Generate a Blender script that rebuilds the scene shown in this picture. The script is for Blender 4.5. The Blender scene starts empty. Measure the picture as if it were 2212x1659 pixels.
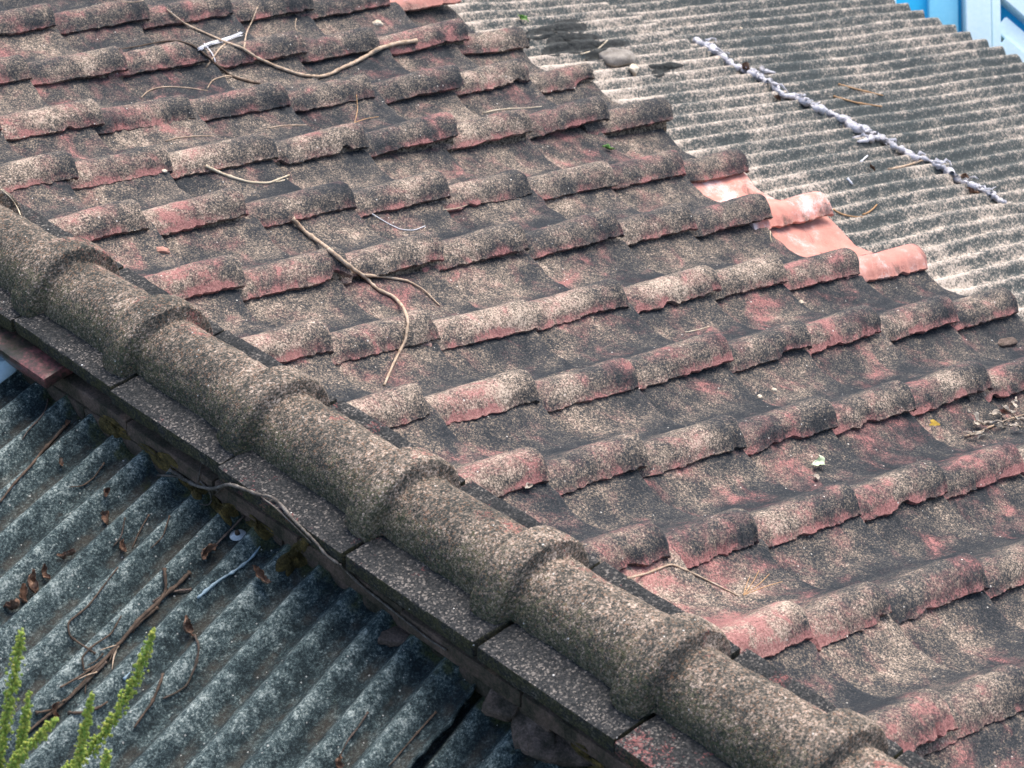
import bpy, bmesh, math, random
import numpy as np
from mathutils import Vector, Matrix

# ------------------------------------------------------------------ camera, sky, sun, exposure
SC = bpy.context.scene
COL = SC.collection
CAM = np.array([-2.11836, -3.7723, 2.64069])
WC = np.array([[0.740527, -0.672027, 0.0], [-0.39588, -0.436233, -0.808072], [0.543046, 0.598399, -0.589084]])
FPX = 2450.0
cam_d = bpy.data.cameras.new('camera')
cam_d.sensor_width = 36.0
cam_d.lens = FPX / 1024 * 36
cam_d.clip_start = 0.05
cam_d.clip_end = 2000
cam_d.dof.use_dof = True
cam_d.dof.focus_distance = 4.9
cam_d.dof.aperture_fstop = 10
cam_o = bpy.data.objects.new('camera', cam_d)
COL.objects.link(cam_o)
mr = Matrix(((WC[0][0], -WC[1][0], -WC[2][0], CAM[0]), (WC[0][1], -WC[1][1], -WC[2][1], CAM[1]),
             (WC[0][2], -WC[1][2], -WC[2][2], CAM[2]), (0, 0, 0, 1)))
cam_o.matrix_world = mr
SC.camera = cam_o

SUN_DIR = Vector((0.50, 0.22, 1.0)).normalized()      # towards the sun
sun_el = math.asin(SUN_DIR.z)
sun_az = math.atan2(SUN_DIR.x, SUN_DIR.y)
w = bpy.data.worlds.new('World')
SC.world = w
w.use_nodes = True
wn = w.node_tree
bg = wn.nodes['Background']
sky = wn.nodes.new('ShaderNodeTexSky')
sky.sky_type = 'NISHITA'
sky.sun_disc = False
sky.sun_elevation = sun_el
sky.sun_rotation = sun_az
sky.dust_density = 3.0
wn.links.new(sky.outputs[0], bg.inputs[0])
bg.inputs[1].default_value = 0.14
sd = bpy.data.lights.new('sun', 'SUN')
sd.energy = 2.0
sd.angle = math.radians(50)
sd.color = (1.0, 0.92, 0.85)
so = bpy.data.objects.new('sun', sd)
COL.objects.link(so)
so.rotation_euler = SUN_DIR.to_track_quat('Z', 'Y').to_euler()
SC.view_settings.view_transform = 'Standard'
SC.view_settings.look = 'None'
SC.view_settings.exposure = 1.25
SC.view_settings.gamma = 1.0

# ------------------------------------------------------------------ helpers
rng = np.random.default_rng(7)
random.seed(5)
PX = 1024 / 2212.0


def prj(P):
    c = (np.atleast_2d(P) - CAM) @ WC.T
    return np.c_[512 + FPX * c[:, 0] / c[:, 2], 384 + FPX * c[:, 1] / c[:, 2]]


_lat = {}


def vnoise(P, scale, seed=0):
    """value noise in -1..1 at points P (n,3)"""
    if seed not in _lat:
        _lat[seed] = np.random.default_rng(1000 + seed).uniform(-1, 1, (32, 32, 32))
    g = _lat[seed]
    q = np.asarray(P, float) * scale
    i = np.floor(q).astype(int)
    f = q - i
    f = f * f * (3 - 2 * f)
    r = 0
    for a in (0, 1):
        for b in (0, 1):
            for c in (0, 1):
                wgt = (f[:, 0] if a else 1 - f[:, 0]) * (f[:, 1] if b else 1 - f[:, 1]) * (f[:, 2] if c else 1 - f[:, 2])
                r = r + wgt * g[(i[:, 0] + a) % 32, (i[:, 1] + b) % 32, (i[:, 2] + c) % 32]
    return r


def fbm(P, scale, seed=0, octs=3):
    return sum(vnoise(P, scale * 2 ** o, seed + o) * 0.5 ** o for o in range(octs)) / 1.6


def mesh_np(name, V, F, mats, uv=None, smooth=True, fmat=None, run=None):
    me = bpy.data.meshes.new(name)
    V = np.asarray(V, np.float32)
    me.from_pydata(V.tolist(), [], F if isinstance(F, list) else F.tolist())
    for m in mats:
        me.materials.append(m)
    if uv is not None:
        ul = me.uv_layers.new(name='UVMap')
        li = np.empty(len(me.loops), np.int32)
        me.loops.foreach_get('vertex_index', li)
        ul.data.foreach_set('uv', np.asarray(uv, np.float32)[li].ravel())
    if smooth:
        me.polygons.foreach_set('use_smooth', np.ones(len(me.polygons), bool))
    if run is not None:
        at = me.attributes.new('run', 'FLOAT', 'POINT')
        at.data.foreach_set('value', np.asarray(run, np.float32))
    if fmat is not None:
        me.polygons.foreach_set('material_index', np.asarray(fmat, np.int32))
    me.update()
    return me


def link(name, me, parent=None, loc=None):
    o = bpy.data.objects.new(name, me)
    COL.objects.link(o)
    if loc is not None:
        o.location = loc
    if parent is not None:
        o.parent = parent
    return o


def tag(o, label=None, cat=None, group=None, kind=None):
    if label:
        o['label'] = label
    if cat:
        o['category'] = cat
    if group:
        o['group'] = group
    if kind or cat:
        o['kind'] = kind or 'thing'
    return o


def empty(name, loc, label, cat, group=None):
    o = bpy.data.objects.new(name, None)
    o.empty_display_size = 0.05
    COL.objects.link(o)
    o.location = loc
    return tag(o, label, cat, group)


def shell(Top, Bot, nv, ns):
    """closed shell from two (nv*ns,3) grids; returns verts, faces, face kinds (0 top, 1 bottom, 2 rim)"""
    V = np.vstack([Top, Bot])
    n = nv * ns
    idx = np.arange(n).reshape(nv, ns)
    a, b, c, d = idx[:-1, :-1].ravel(), idx[:-1, 1:].ravel(), idx[1:, 1:].ravel(), idx[1:, :-1].ravel()
    F = np.vstack([np.c_[a, b, c, d], np.c_[d, c, b, a] + n])
    k = [0] * len(a) + [1] * len(a)
    rim = []
    loop = list(idx[0, :]) + list(idx[1:, -1]) + list(idx[-1, -2::-1]) + list(idx[-2:0:-1, 0])
    for i in range(len(loop)):
        p, q = loop[i], loop[(i + 1) % len(loop)]
        rim.append((q, p, p + n, q + n))
    F = np.vstack([F, np.array(rim)])
    return V, F, np.array(k + [2] * len(rim))


# ------------------------------------------------------------------ materials
class NT:
    def __init__(self, name):
        self.m = bpy.data.materials.new(name)
        self.m.use_nodes = True
        self.t = self.m.node_tree
        self.b = self.t.nodes['Principled BSDF']
        self.b.inputs['Roughness'].default_value = 0.92
        self.b.inputs['Specular IOR Level'].default_value = 0.25

    def n(self, typ, ins=None, **kw):
        nd = self.t.nodes.new(typ)
        for k, v in kw.items():
            setattr(nd, k, v)
        for k, v in (ins or {}).items():
            s = nd.inputs[k]
            if hasattr(v, 'is_linked') or isinstance(v, bpy.types.NodeSocket):
                self.t.links.new(v, s)
            else:
                s.default_value = v
        return nd

    def noise(self, vec, scale, detail=4, rough=0.6, dist=0.0):
        return self.n('ShaderNodeTexNoise', {'Vector': vec, 'Scale': scale, 'Detail': detail, 'Roughness': rough, 'Distortion': dist}).outputs['Fac']

    def vor(self, vec, scale, rnd=1.0):
        nd = self.n('ShaderNodeTexVoronoi', {'Vector': vec, 'Scale': scale, 'Randomness': rnd})
        sep = self.n('ShaderNodeSeparateColor', {0: nd.outputs['Color']})
        return nd.outputs['Distance'], sep.outputs[0], sep.outputs[1], sep.outputs[2]

    def math(self, op, a, b=None, c=None, clamp=False):
        ins = {0: a}
        if b is not None:
            ins[1] = b
        if c is not None:
            ins[2] = c
        nd = self.n('ShaderNodeMath', ins, operation=op)
        nd.use_clamp = clamp
        return nd.outputs[0]

    def add(self, *a):
        r = a[0]
        for x in a[1:]:
            r = self.math('ADD', r, x)
        return r

    def mul(self, *a):
        r = a[0]
        for x in a[1:]:
            r = self.math('MULTIPLY', r, x)
        return r

    def step(self, x, lo, hi):
        return self.n('ShaderNodeMapRange', {0: x, 1: lo, 2: hi, 3: 0.0, 4: 1.0}, interpolation_type='SMOOTHSTEP').outputs[0]

    def ramp(self, fac, stops, mode='LINEAR'):
        nd = self.n('ShaderNodeValToRGB', {0: fac})
        cr = nd.color_ramp
        cr.interpolation = mode
        while len(cr.elements) < len(stops):
            cr.elements.new(0.5)
        for e, (p, c) in zip(cr.elements, stops):
            e.position = p
            e.color = (*c, 1)
        return nd.outputs[0]

    def mix(self, fac, a, b):
        nd = self.n('ShaderNodeMix', data_type='RGBA')
        for s, v in ((nd.inputs[0], fac), (nd.inputs[6], a), (nd.inputs[7], b)):
            if isinstance(v, bpy.types.NodeSocket):
                self.t.links.new(v, s)
            else:
                s.default_value = (*v, 1) if isinstance(v, tuple) else v
        return nd.outputs[2]

    def attr(self, name):
        return self.n('ShaderNodeAttribute', attribute_name=name, attribute_type='OBJECT').outputs['Fac']

    def coords(self, rnd=True):
        tc = self.n('ShaderNodeTexCoord').outputs['Object']
        if not rnd:
            return tc
        r = self.n('ShaderNodeObjectInfo').outputs['Random']
        v = self.n('ShaderNodeVectorMath', {0: (37.0, 53.0, 71.0), 1: r}, operation='MULTIPLY').outputs[0]
        return self.n('ShaderNodeVectorMath', {0: tc, 1: v}, operation='ADD').outputs[0]

    def uv(self):
        s = self.n('ShaderNodeSeparateXYZ', {0: self.n('ShaderNodeTexCoord').outputs['UV']})
        return s.outputs[0], s.outputs[1]

    def bump(self, h, dist, strength=1.0):
        nd = self.n('ShaderNodeBump', {'Height': h, 'Distance': dist, 'Strength': strength})
        self.t.links.new(nd.outputs[0], self.b.inputs['Normal'])

    def out(self, col):
        if isinstance(col, tuple):
            self.b.inputs['Base Color'].default_value = (*col, 1)
        else:
            self.t.links.new(col, self.b.inputs['Base Color'])
        return self.m


DARK, MID, BEIGE = (0.022, 0.024, 0.026), (0.105, 0.085, 0.068), (0.42, 0.33, 0.245)
PINK, PINKD = (0.42, 0.125, 0.115), (0.21, 0.065, 0.06)


def mat_tile():
    g = NT('weathered_tile_clay')
    p = g.coords()
    s, v = g.uv()
    big = g.noise(p, 6.5, 5, 0.6)
    med = g.noise(p, 22.0, 6, 0.65)
    med2 = g.noise(g.n('ShaderNodeVectorMath', {0: p, 1: (5.3, 1.7, 9.1)}, operation='ADD').outputs[0], 11.0, 8, 0.64, 0.6)
    fine = g.noise(p, 230.0, 4, 0.8)
    d1, r1, r2, r3 = g.vor(p, 430.0)
    e1, q1, q2, q3 = g.vor(p, 210.0)
    # grime gathers where water runs: the trough just behind the next roll
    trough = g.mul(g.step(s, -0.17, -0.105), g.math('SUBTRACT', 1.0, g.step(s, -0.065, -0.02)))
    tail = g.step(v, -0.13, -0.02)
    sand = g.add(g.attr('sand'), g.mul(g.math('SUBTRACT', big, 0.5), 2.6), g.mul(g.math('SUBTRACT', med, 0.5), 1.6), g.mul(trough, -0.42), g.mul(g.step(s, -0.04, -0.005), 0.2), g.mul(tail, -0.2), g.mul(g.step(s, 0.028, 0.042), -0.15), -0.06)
    val = g.add(g.mul(r1, 0.5), 0.23, g.mul(g.math('SUBTRACT', sand, 0.5), 0.52), g.mul(g.math('SUBTRACT', fine, 0.5), 1.55), g.mul(g.math('SUBTRACT', q1, 0.5), 0.16))
    base = g.ramp(val, [(0.0, (0.014, 0.018, 0.022)), (0.28, (0.032, 0.036, 0.040)), (0.46, (0.070, 0.065, 0.060)), (0.62, (0.150, 0.123, 0.096)), (0.80, (0.28, 0.222, 0.172)), (1.0, (0.52, 0.42, 0.33))])
    # worn patches where the red body of the tile shows
    lip = g.mul(g.step(s, 0.034, 0.045), g.add(0.05, g.mul(big, 0.16)))
    crest = g.mul(g.step(s, -0.03, 0.0), g.math('SUBTRACT', 1.0, g.step(s, 0.016, 0.036)))
    pk = g.add(med2, g.mul(crest, 0.045), lip, g.attr('pink'), g.mul(trough, -0.05), g.mul(tail, -0.06), g.mul(g.math('SUBTRACT', r2, 0.5), 0.10), g.mul(g.math('SUBTRACT', fine, 0.5), 0.2), g.mul(g.math('SUBTRACT', med, 0.5), 0.26))
    pm = g.add(g.mul(g.step(pk, 0.50, 0.62), 0.20), g.mul(g.step(pk, 0.625, 0.70), 0.62))
    pcol = g.ramp(g.add(g.mul(r3, 0.5), g.mul(fine, 0.55)), [(0.0, (0.10, 0.052, 0.050)), (0.33, (0.23, 0.096, 0.09)), (0.6, (0.36, 0.155, 0.142)), (0.8, (0.44, 0.21, 0.185)), (1.0, (0.56, 0.37, 0.31))])
    col = g.mix(pm, base, pcol)
    # bird lime and grit specks
    dw, w1, w2, w3 = g.vor(p, 60.0)
    sp = g.mul(g.math('LESS_THAN', dw, g.mul(w2, 0.12)), g.math('GREATER_THAN', w1, 0.62))
    col = g.mix(g.mul(sp, 0.85), col, (0.62, 0.58, 0.52))
    # unweathered replacement tiles: salmon clay with lime bloom and flaked cement
    fr = g.attr('fresh')
    sal = g.ramp(g.noise(p, 14.0, 6, 0.65), [(0.3, (0.52, 0.215, 0.165)), (0.6, (0.62, 0.29, 0.23)), (0.7, (0.68, 0.45, 0.39))])
    bloom = g.step(g.add(g.noise(p, 9.0, 9, 0.72, 0.4), g.attr('bloom'), g.mul(g.math('SUBTRACT', fine, 0.5), 0.35)), 0.54, 0.76)
    sal = g.mix(g.mul(bloom, 0.85), sal, (0.80, 0.72, 0.68))
    sal = g.mix(g.mul(g.step(fine, 0.5, 0.75), 0.35), sal, (0.36, 0.17, 0.14))
    sal = g.mix(g.mul(g.step(g.add(med2, g.mul(fine, 0.2), g.mul(g.step(s, 0.02, 0.047), 0.08)), 0.66, 0.78), 0.75), sal, base)
    col = g.mix(fr, col, sal)
    h = g.add(g.mul(fine, 0.8), g.mul(r1, 0.5), g.mul(q1, 0.4), g.mul(med, 0.6))
    g.bump(h, 0.002, 0.8)
    return g.out(col)


def mat_raw():
    g = NT('raw_tile_underside')
    p = g.coords()
    v = g.add(g.noise(p, 60, 5, 0.7), g.mul(g.math('SUBTRACT', g.vor(p, 300)[1], 0.5), 0.5))
    g.bump(v, 0.003)
    return g.out(g.ramp(v, [(0.2, (0.05, 0.04, 0.034)), (0.55, (0.22, 0.15, 0.115)), (0.9, (0.36, 0.24, 0.19))]))


def mat_mortar():
    g = NT('crumbling_mortar')
    p = g.coords()
    v = g.add(g.noise(p, 45, 6, 0.75), g.mul(g.math('SUBTRACT', g.vor(p, 260)[1], 0.5), 0.7))
    g.bump(v, 0.006)
    return g.out(g.ramp(v, [(0.15, (0.02, 0.018, 0.015)), (0.5, (0.12, 0.095, 0.07)), (0.95, (0.34, 0.27, 0.20))]))


def mat_cap():
    g = NT('exposed_aggregate_concrete')
    p = g.coords()
    big = g.noise(p, 7, 5, 0.6)
    med = g.noise(p, 30, 6, 0.7)
    fine = g.noise(p, 190, 4, 0.8)
    d1, r1, r2, r3 = g.vor(p, 360.0)
    e1, q1, q2, q3 = g.vor(p, 190.0)
    val = g.add(g.mul(r1, 0.55), 0.19, g.mul(g.math('SUBTRACT', q1, 0.5), 0.25), g.mul(g.math('SUBTRACT', big, 0.5), 1.1), g.mul(g.math('SUBTRACT', med, 0.5), 0.8), g.mul(g.math('SUBTRACT', fine, 0.5), 0.9))
    col = g.ramp(val, [(0.0, (0.018, 0.021, 0.019)), (0.33, (0.050, 0.049, 0.042)), (0.52, (0.118, 0.100, 0.078)), (0.70, (0.24, 0.188, 0.146)), (0.85, (0.40, 0.31, 0.245)), (1.0, (0.56, 0.46, 0.37))])
    warm = g.math('GREATER_THAN', r3, 0.88)
    col = g.mix(g.mul(warm, 0.35), col, (0.30, 0.16, 0.09))
    # moss grows on the damp side above the ledge
    sx, sv = g.uv()
    moss = g.step(g.add(g.mul(g.step(sx, 0.48, 0.95), 0.44), med, g.mul(g.math('SUBTRACT', r2, 0.5), 0.3), g.mul(g.math('SUBTRACT', big, 0.5), 0.7)), 0.68, 0.98)
    col = g.mix(g.mul(moss, 0.6), col, g.ramp(r2, [(0.0, (0.011, 0.016, 0.006)), (0.7, (0.032, 0.044, 0.015)), (1.0, (0.09, 0.10, 0.045))]))
    # red clay showing through
    pk = g.add(g.noise(p, 10, 7, 0.68, 0.4), g.mul(g.math('SUBTRACT', r2, 0.5), 0.14), g.attr('pink'), g.mul(g.step(sx, 0.35, 0.7), -0.12))
    col = g.mix(g.mul(g.step(pk, 0.60, 0.72), 0.75), col, g.ramp(r3, [(0.0, PINKD), (0.6, (0.36, 0.12, 0.10)), (1.0, (0.46, 0.24, 0.19))]))
    dw, w1, w2, w3 = g.vor(p, 75.0)
    sp = g.mul(g.math('LESS_THAN', dw, g.mul(w2, 0.13)), g.math('GREATER_THAN', w1, 0.65))
    col = g.mix(g.mul(sp, 0.9), col, (0.6, 0.58, 0.52))
    g.bump(g.add(g.mul(g.math('SUBTRACT', 0.6, d1), 0.9), g.mul(r1, 0.5), fine), 0.0022, 0.7)
    return g.out(col)


def mat_slab():
    g = NT('dark_gritty_ledge')
    p = g.coords()
    big = g.noise(p, 9, 5, 0.6)
    fine = g.noise(p, 150, 3, 0.7)
    d1, r1, r2, r3 = g.vor(p, 330.0)
    val = g.add(r1, g.mul(g.math('SUBTRACT', big, 0.5), 1.1), g.mul(g.math('SUBTRACT', fine, 0.5), 0.8), -0.12)
    col = g.ramp(val, [(0.0, (0.011, 0.013, 0.014)), (0.45, (0.024, 0.026, 0.027)), (0.75, (0.050, 0.049, 0.047)), (1.0, (0.19, 0.17, 0.15))])
    pk = g.add(g.noise(p, 13, 7, 0.68, 0.4), g.mul(g.math('SUBTRACT', r2, 0.5), 0.2), g.attr('pink'))
    col = g.mix(g.mul(g.step(pk, 0.665, 0.76), 0.7), col, g.ramp(r3, [(0.0, (0.10, 0.04, 0.04)), (1.0, (0.33, 0.12, 0.11))]))
    sep = g.n('ShaderNodeSeparateXYZ', {0: g.n('ShaderNodeNewGeometry').outputs['Normal']})
    side = g.math('SUBTRACT', 1.0, g.step(g.math('ABSOLUTE', sep.outputs[2]), 0.3, 0.8))
    moss = g.mul(side, g.step(g.add(g.noise(p, 24, 5, 0.7), g.mul(r1, 0.2)), 0.42, 0.7))
    col = g.mix(g.mul(moss, 0.75), col, g.ramp(r2, [(0.0, (0.015, 0.016, 0.006)), (1.0, (0.065, 0.062, 0.022))]))
    dw, w1, w2, w3 = g.vor(p, 60.0)
    sp = g.mul(g.math('LESS_THAN', dw, g.mul(w2, 0.11)), g.math('GREATER_THAN', w1, 0.8))
    col = g.mix(g.mul(sp, 0.9), col, (0.6, 0.6, 0.58))
    g.bump(g.add(r1, fine), 0.0024, 0.9)
    return g.out(col)


def mat_sheet_pale():
    g = NT('lichened_fibre_cement')
    p = g.coords(False)
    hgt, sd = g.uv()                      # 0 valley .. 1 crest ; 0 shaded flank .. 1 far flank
    v = g.n('ShaderNodeAttribute', attribute_name='run').outputs['Fac']
    st = g.n('ShaderNodeMapping', {'Vector': p, 'Scale': (0.5, 1.0, 1.0)}).outputs[0]
    big = g.noise(p, 2.6, 5, 0.6)
    med = g.noise(st, 30, 7, 0.74)
    fine = g.noise(p, 130, 5, 0.8)
    d1, r1, r2, r3 = g.vor(p, 240.0)
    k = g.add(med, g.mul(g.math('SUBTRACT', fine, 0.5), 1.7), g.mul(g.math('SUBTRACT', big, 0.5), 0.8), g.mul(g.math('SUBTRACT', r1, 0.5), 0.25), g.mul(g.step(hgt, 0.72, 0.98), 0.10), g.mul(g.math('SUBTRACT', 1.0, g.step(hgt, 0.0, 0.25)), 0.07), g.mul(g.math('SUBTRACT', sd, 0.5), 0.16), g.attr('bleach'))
    near = g.math('SUBTRACT', 1.0, g.step(v, 0.10, 0.45))
    k = g.add(k, g.mul(near, g.attr('eave'), g.step(big, 0.38, 0.6)))
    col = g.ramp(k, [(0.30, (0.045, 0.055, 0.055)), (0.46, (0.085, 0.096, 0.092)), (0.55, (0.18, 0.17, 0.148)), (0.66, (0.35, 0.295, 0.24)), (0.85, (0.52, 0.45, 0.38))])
    stn = g.mul(g.step(g.noise(p, 4.5, 4, 0.6, 0.5), 0.66, 0.72), g.step(fine, 0.3, 0.5))
    col = g.mix(g.mul(stn, 0.7), col, (0.045, 0.052, 0.054))
    g.bump(g.add(fine, g.mul(r1, 0.4), med), 0.003, 0.8)
    return g.out(col)


def mat_sheet_dark():
    g = NT('mossy_dark_fibre_cement')
    p = g.coords(False)
    hgt, sd = g.uv()
    v = g.n('ShaderNodeAttribute', attribute_name='run').outputs['Fac']
    big = g.noise(p, 7, 5, 0.62)
    med = g.noise(p, 55, 8, 0.8)
    fine = g.noise(p, 240, 5, 0.85)
    d1, r1, r2, r3 = g.vor(p, 300.0)
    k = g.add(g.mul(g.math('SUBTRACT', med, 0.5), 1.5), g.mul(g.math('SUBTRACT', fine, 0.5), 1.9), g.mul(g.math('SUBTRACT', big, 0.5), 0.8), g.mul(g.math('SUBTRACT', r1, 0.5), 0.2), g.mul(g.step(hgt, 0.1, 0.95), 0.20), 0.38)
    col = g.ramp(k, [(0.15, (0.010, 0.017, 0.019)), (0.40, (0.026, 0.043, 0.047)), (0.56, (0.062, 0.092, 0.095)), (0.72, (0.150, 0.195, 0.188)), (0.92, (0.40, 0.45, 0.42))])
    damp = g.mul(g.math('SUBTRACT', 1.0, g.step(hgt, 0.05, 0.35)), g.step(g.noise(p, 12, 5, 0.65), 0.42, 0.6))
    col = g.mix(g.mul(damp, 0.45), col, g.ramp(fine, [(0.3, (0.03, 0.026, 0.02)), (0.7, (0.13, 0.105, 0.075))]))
    moss = g.mul(g.step(g.add(g.noise(p, 15, 6, 0.7), g.mul(g.math('SUBTRACT', 1.0, g.step(v, 0.03, 0.13)), 0.3)), 0.66, 0.8), 0.7)
    col = g.mix(moss, col, g.ramp(r2, [(0.0, (0.02, 0.026, 0.008)), (1.0, (0.09, 0.10, 0.03))]))
    dw, w1, w2, w3 = g.vor(p, 75.0)
    sp = g.mul(g.math('LESS_THAN', dw, g.mul(w2, 0.16)), g.math('GREATER_THAN', w1, 0.6))
    col = g.mix(g.mul(sp, 0.8), col, (0.5, 0.5, 0.46))
    g.bump(g.add(fine, g.mul(r1, 0.5), med), 0.004, 0.9)
    return g.out(col)


def mat_speck(name, stops, s1=30.0, s2=200.0, bump=0.003, rough=0.92, rnd=True):
    g = NT(name)
    p = g.coords(rnd)
    v = g.add(g.noise(p, s1, 5, 0.65), g.mul(g.math('SUBTRACT', g.noise(p, s2, 3, 0.7), 0.5), 0.6))
    g.bump(v, bump)
    g.b.inputs['Roughness'].default_value = rough
    return g.out(g.ramp(v, stops))


M = {
    'tile': mat_tile(), 'raw': mat_raw(), 'mortar': mat_mortar(), 'cap': mat_cap(), 'slab': mat_slab(),
    'pale': mat_sheet_pale(), 'dark': mat_sheet_dark(),
    'brick': mat_speck('mossy_brick', [(0.25, (0.016, 0.016, 0.010)), (0.42, (0.045, 0.040, 0.028)), (0.55, (0.085, 0.062, 0.048)), (0.7, (0.14, 0.098, 0.078)), (0.9, (0.22, 0.17, 0.13))], 16, 230, 0.003),
    'render': mat_speck('old_wall_render', [(0.3, (0.10, 0.09, 0.08)), (0.7, (0.25, 0.23, 0.2))], 6, 60),
    'deck': mat_speck('dark_roof_boards', [(0.3, (0.015, 0.012, 0.01)), (0.7, (0.05, 0.04, 0.032))], 12, 90),
    'soil': mat_speck('bare_soil', [(0.3, (0.05, 0.04, 0.028)), (0.7, (0.13, 0.11, 0.075))], 1.5, 30),
    'twig': mat_speck('dry_twig_bark', [(0.3, (0.26, 0.18, 0.12)), (0.55, (0.46, 0.35, 0.25)), (0.8, (0.62, 0.52, 0.41))], 60, 400, 0.001),
    'twig_dark': mat_speck('rotting_twig_bark', [(0.3, (0.035, 0.026, 0.02)), (0.6, (0.10, 0.07, 0.05)), (0.85, (0.2, 0.15, 0.11))], 60, 400, 0.001),
    'twig_grey': mat_speck('silvered_twig_bark', [(0.3, (0.05, 0.043, 0.036)), (0.55, (0.12, 0.105, 0.09)), (0.8, (0.26, 0.24, 0.21))], 60, 400, 0.001),
    'straw': mat_speck('pale_straw', [(0.3, (0.42, 0.34, 0.22)), (0.7, (0.62, 0.54, 0.42))], 60, 300, 0.0005),
    'needle': mat_speck('ochre_pine_needle', [(0.3, (0.36, 0.20, 0.09)), (0.7, (0.52, 0.33, 0.18))], 60, 300, 0.0005),
    'deadleaf': mat_speck('brown_dead_leaf', [(0.25, (0.045, 0.026, 0.018)), (0.5, (0.13, 0.075, 0.05)), (0.75, (0.30, 0.21, 0.15))], 40, 200, 0.001),
    'greyleaf': mat_speck('dried_grey_leaf', [(0.28, (0.16, 0.13, 0.10)), (0.5, (0.36, 0.31, 0.25)), (0.75, (0.58, 0.53, 0.45))], 40, 200, 0.001),
    'greenleaf': mat_speck('green_leaf', [(0.3, (0.05, 0.13, 0.03)), (0.7, (0.16, 0.30, 0.07))], 40, 200, 0.0005, 0.5),
    'paleleaf': mat_speck('pale_green_leaf', [(0.3, (0.40, 0.48, 0.30)), (0.7, (0.66, 0.72, 0.56))], 40, 200, 0.0005, 0.5),
    'fibre': mat_speck('frayed_white_fibre', [(0.25, (0.32, 0.31, 0.32)), (0.42, (0.55, 0.54, 0.57)), (0.7, (0.74, 0.73, 0.76))], 60, 260, 0.008),
    'stone': mat_speck('grey_stone', [(0.3, (0.14, 0.125, 0.105)), (0.7, (0.33, 0.30, 0.26))], 30, 250, 0.003),
    'bstone': mat_speck('brown_stone', [(0.25, (0.022, 0.022, 0.014)), (0.45, (0.06, 0.048, 0.038)), (0.6, (0.12, 0.088, 0.072)), (0.85, (0.26, 0.2, 0.165))], 30, 250, 0.004),
    'pinkstone': mat_speck('pink_tile_chip', [(0.3, (0.25, 0.11, 0.085)), (0.7, (0.50, 0.29, 0.22))], 40, 250, 0.003),
    'cream': mat_speck('cream_pebble', [(0.3, (0.42, 0.34, 0.24)), (0.7, (0.62, 0.55, 0.44))], 40, 250, 0.002),
    'dirt': mat_speck('black_roof_dirt', [(0.3, (0.016, 0.018, 0.018)), (0.65, (0.05, 0.054, 0.052)), (0.85, (0.2, 0.18, 0.15))], 45, 220, 0.006),
    'moss': mat_speck('ochre_moss_debris', [(0.25, (0.02, 0.018, 0.008)), (0.55, (0.10, 0.075, 0.025)), (0.8, (0.26, 0.17, 0.05)), (0.95, (0.4, 0.32, 0.16))], 50, 260, 0.008),
    'steel': mat_speck('dull_zinc_washer', [(0.3, (0.30, 0.34, 0.36)), (0.7, (0.55, 0.60, 0.62))], 60, 300, 0.0005, 0.5),
    'rust': mat_speck('dark_rusty_bolt', [(0.3, (0.025, 0.02, 0.016)), (0.7, (0.09, 0.06, 0.04))], 60, 300, 0.001),
    'flash': mat_speck('pale_blue_metal', [(0.3, (0.30, 0.42, 0.48)), (0.7, (0.46, 0.60, 0.66))], 12, 90, 0.0005, 0.5),
    'blue1': mat_speck('bright_blue_paint', [(0.3, (0.015, 0.40, 0.72)), (0.7, (0.03, 0.48, 0.80))], 4, 60, 0.0008, 0.6),
    'blue2': mat_speck('mid_blue_paint', [(0.3, (0.20, 0.60, 0.80)), (0.7, (0.27, 0.68, 0.86))], 4, 60, 0.0008, 0.6),
    'blue3': mat_speck('faded_blue_paint', [(0.3, (0.60, 0.78, 0.82)), (0.62, (0.70, 0.85, 0.88)), (0.8, (0.8, 0.88, 0.88))], 5, 70, 0.0008, 0.6),
    'stem': mat_speck('weed_stem', [(0.3, (0.10, 0.17, 0.03)), (0.7, (0.22, 0.26, 0.07))], 40, 200, 0.0005, 0.6),
    'bud': mat_speck('yellow_green_buds', [(0.28, (0.07, 0.16, 0.025)), (0.45, (0.20, 0.31, 0.05)), (0.6, (0.40, 0.42, 0.08)), (0.75, (0.60, 0.48, 0.12))], 170, 500, 0.001, 0.6),
    'white': mat_speck('white_plastic', [(0.3, (0.6, 0.62, 0.66)), (0.7, (0.8, 0.8, 0.82))], 40, 200, 0.0005, 0.5),
    'glaze': mat_speck('glossy_red_clay', [(0.3, (0.018, 0.02, 0.010)), (0.45, (0.04, 0.032, 0.026)), (0.55, (0.085, 0.042, 0.038)), (0.66, (0.17, 0.062, 0.06)), (0.8, (0.2, 0.13, 0.12))], 14, 120, 0.001, 0.35),
    'film': mat_speck('dull_blue_film', [(0.3, (0.10, 0.15, 0.18)), (0.7, (0.27, 0.37, 0.42))], 50, 200, 0.001, 0.5),
    'lichen': mat_speck('ochre_lichen', [(0.3, (0.22, 0.14, 0.02)), (0.7, (0.42, 0.29, 0.05))], 80, 300, 0.002),
}

# ------------------------------------------------------------------ roof frame
TW, TL, PITCH = 0.30, 0.28261, 0.311007
CZ = (-0.01856, -0.0932, 0.00835)
cp, sp_ = math.cos(PITCH), math.sin(PITCH)


def l2w(P):
    P = np.atleast_2d(P)
    return np.c_[P[:, 0] * cp + P[:, 2] * sp_, P[:, 1], -P[:, 0] * sp_ + P[:, 2] * cp]


def sag(u, v):
    a, b = v / 8 - .55, (u - 1) / 8
    return CZ[0] * a * a + CZ[1] * a * b + CZ[2] * b * b


def rx(y):                     # barrel left edge of the ridge, and its height
    return -0.2114 - 0.041 * y


def rz(y):
    return 0.004 - 0.02 * (y + 0.27)


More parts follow.
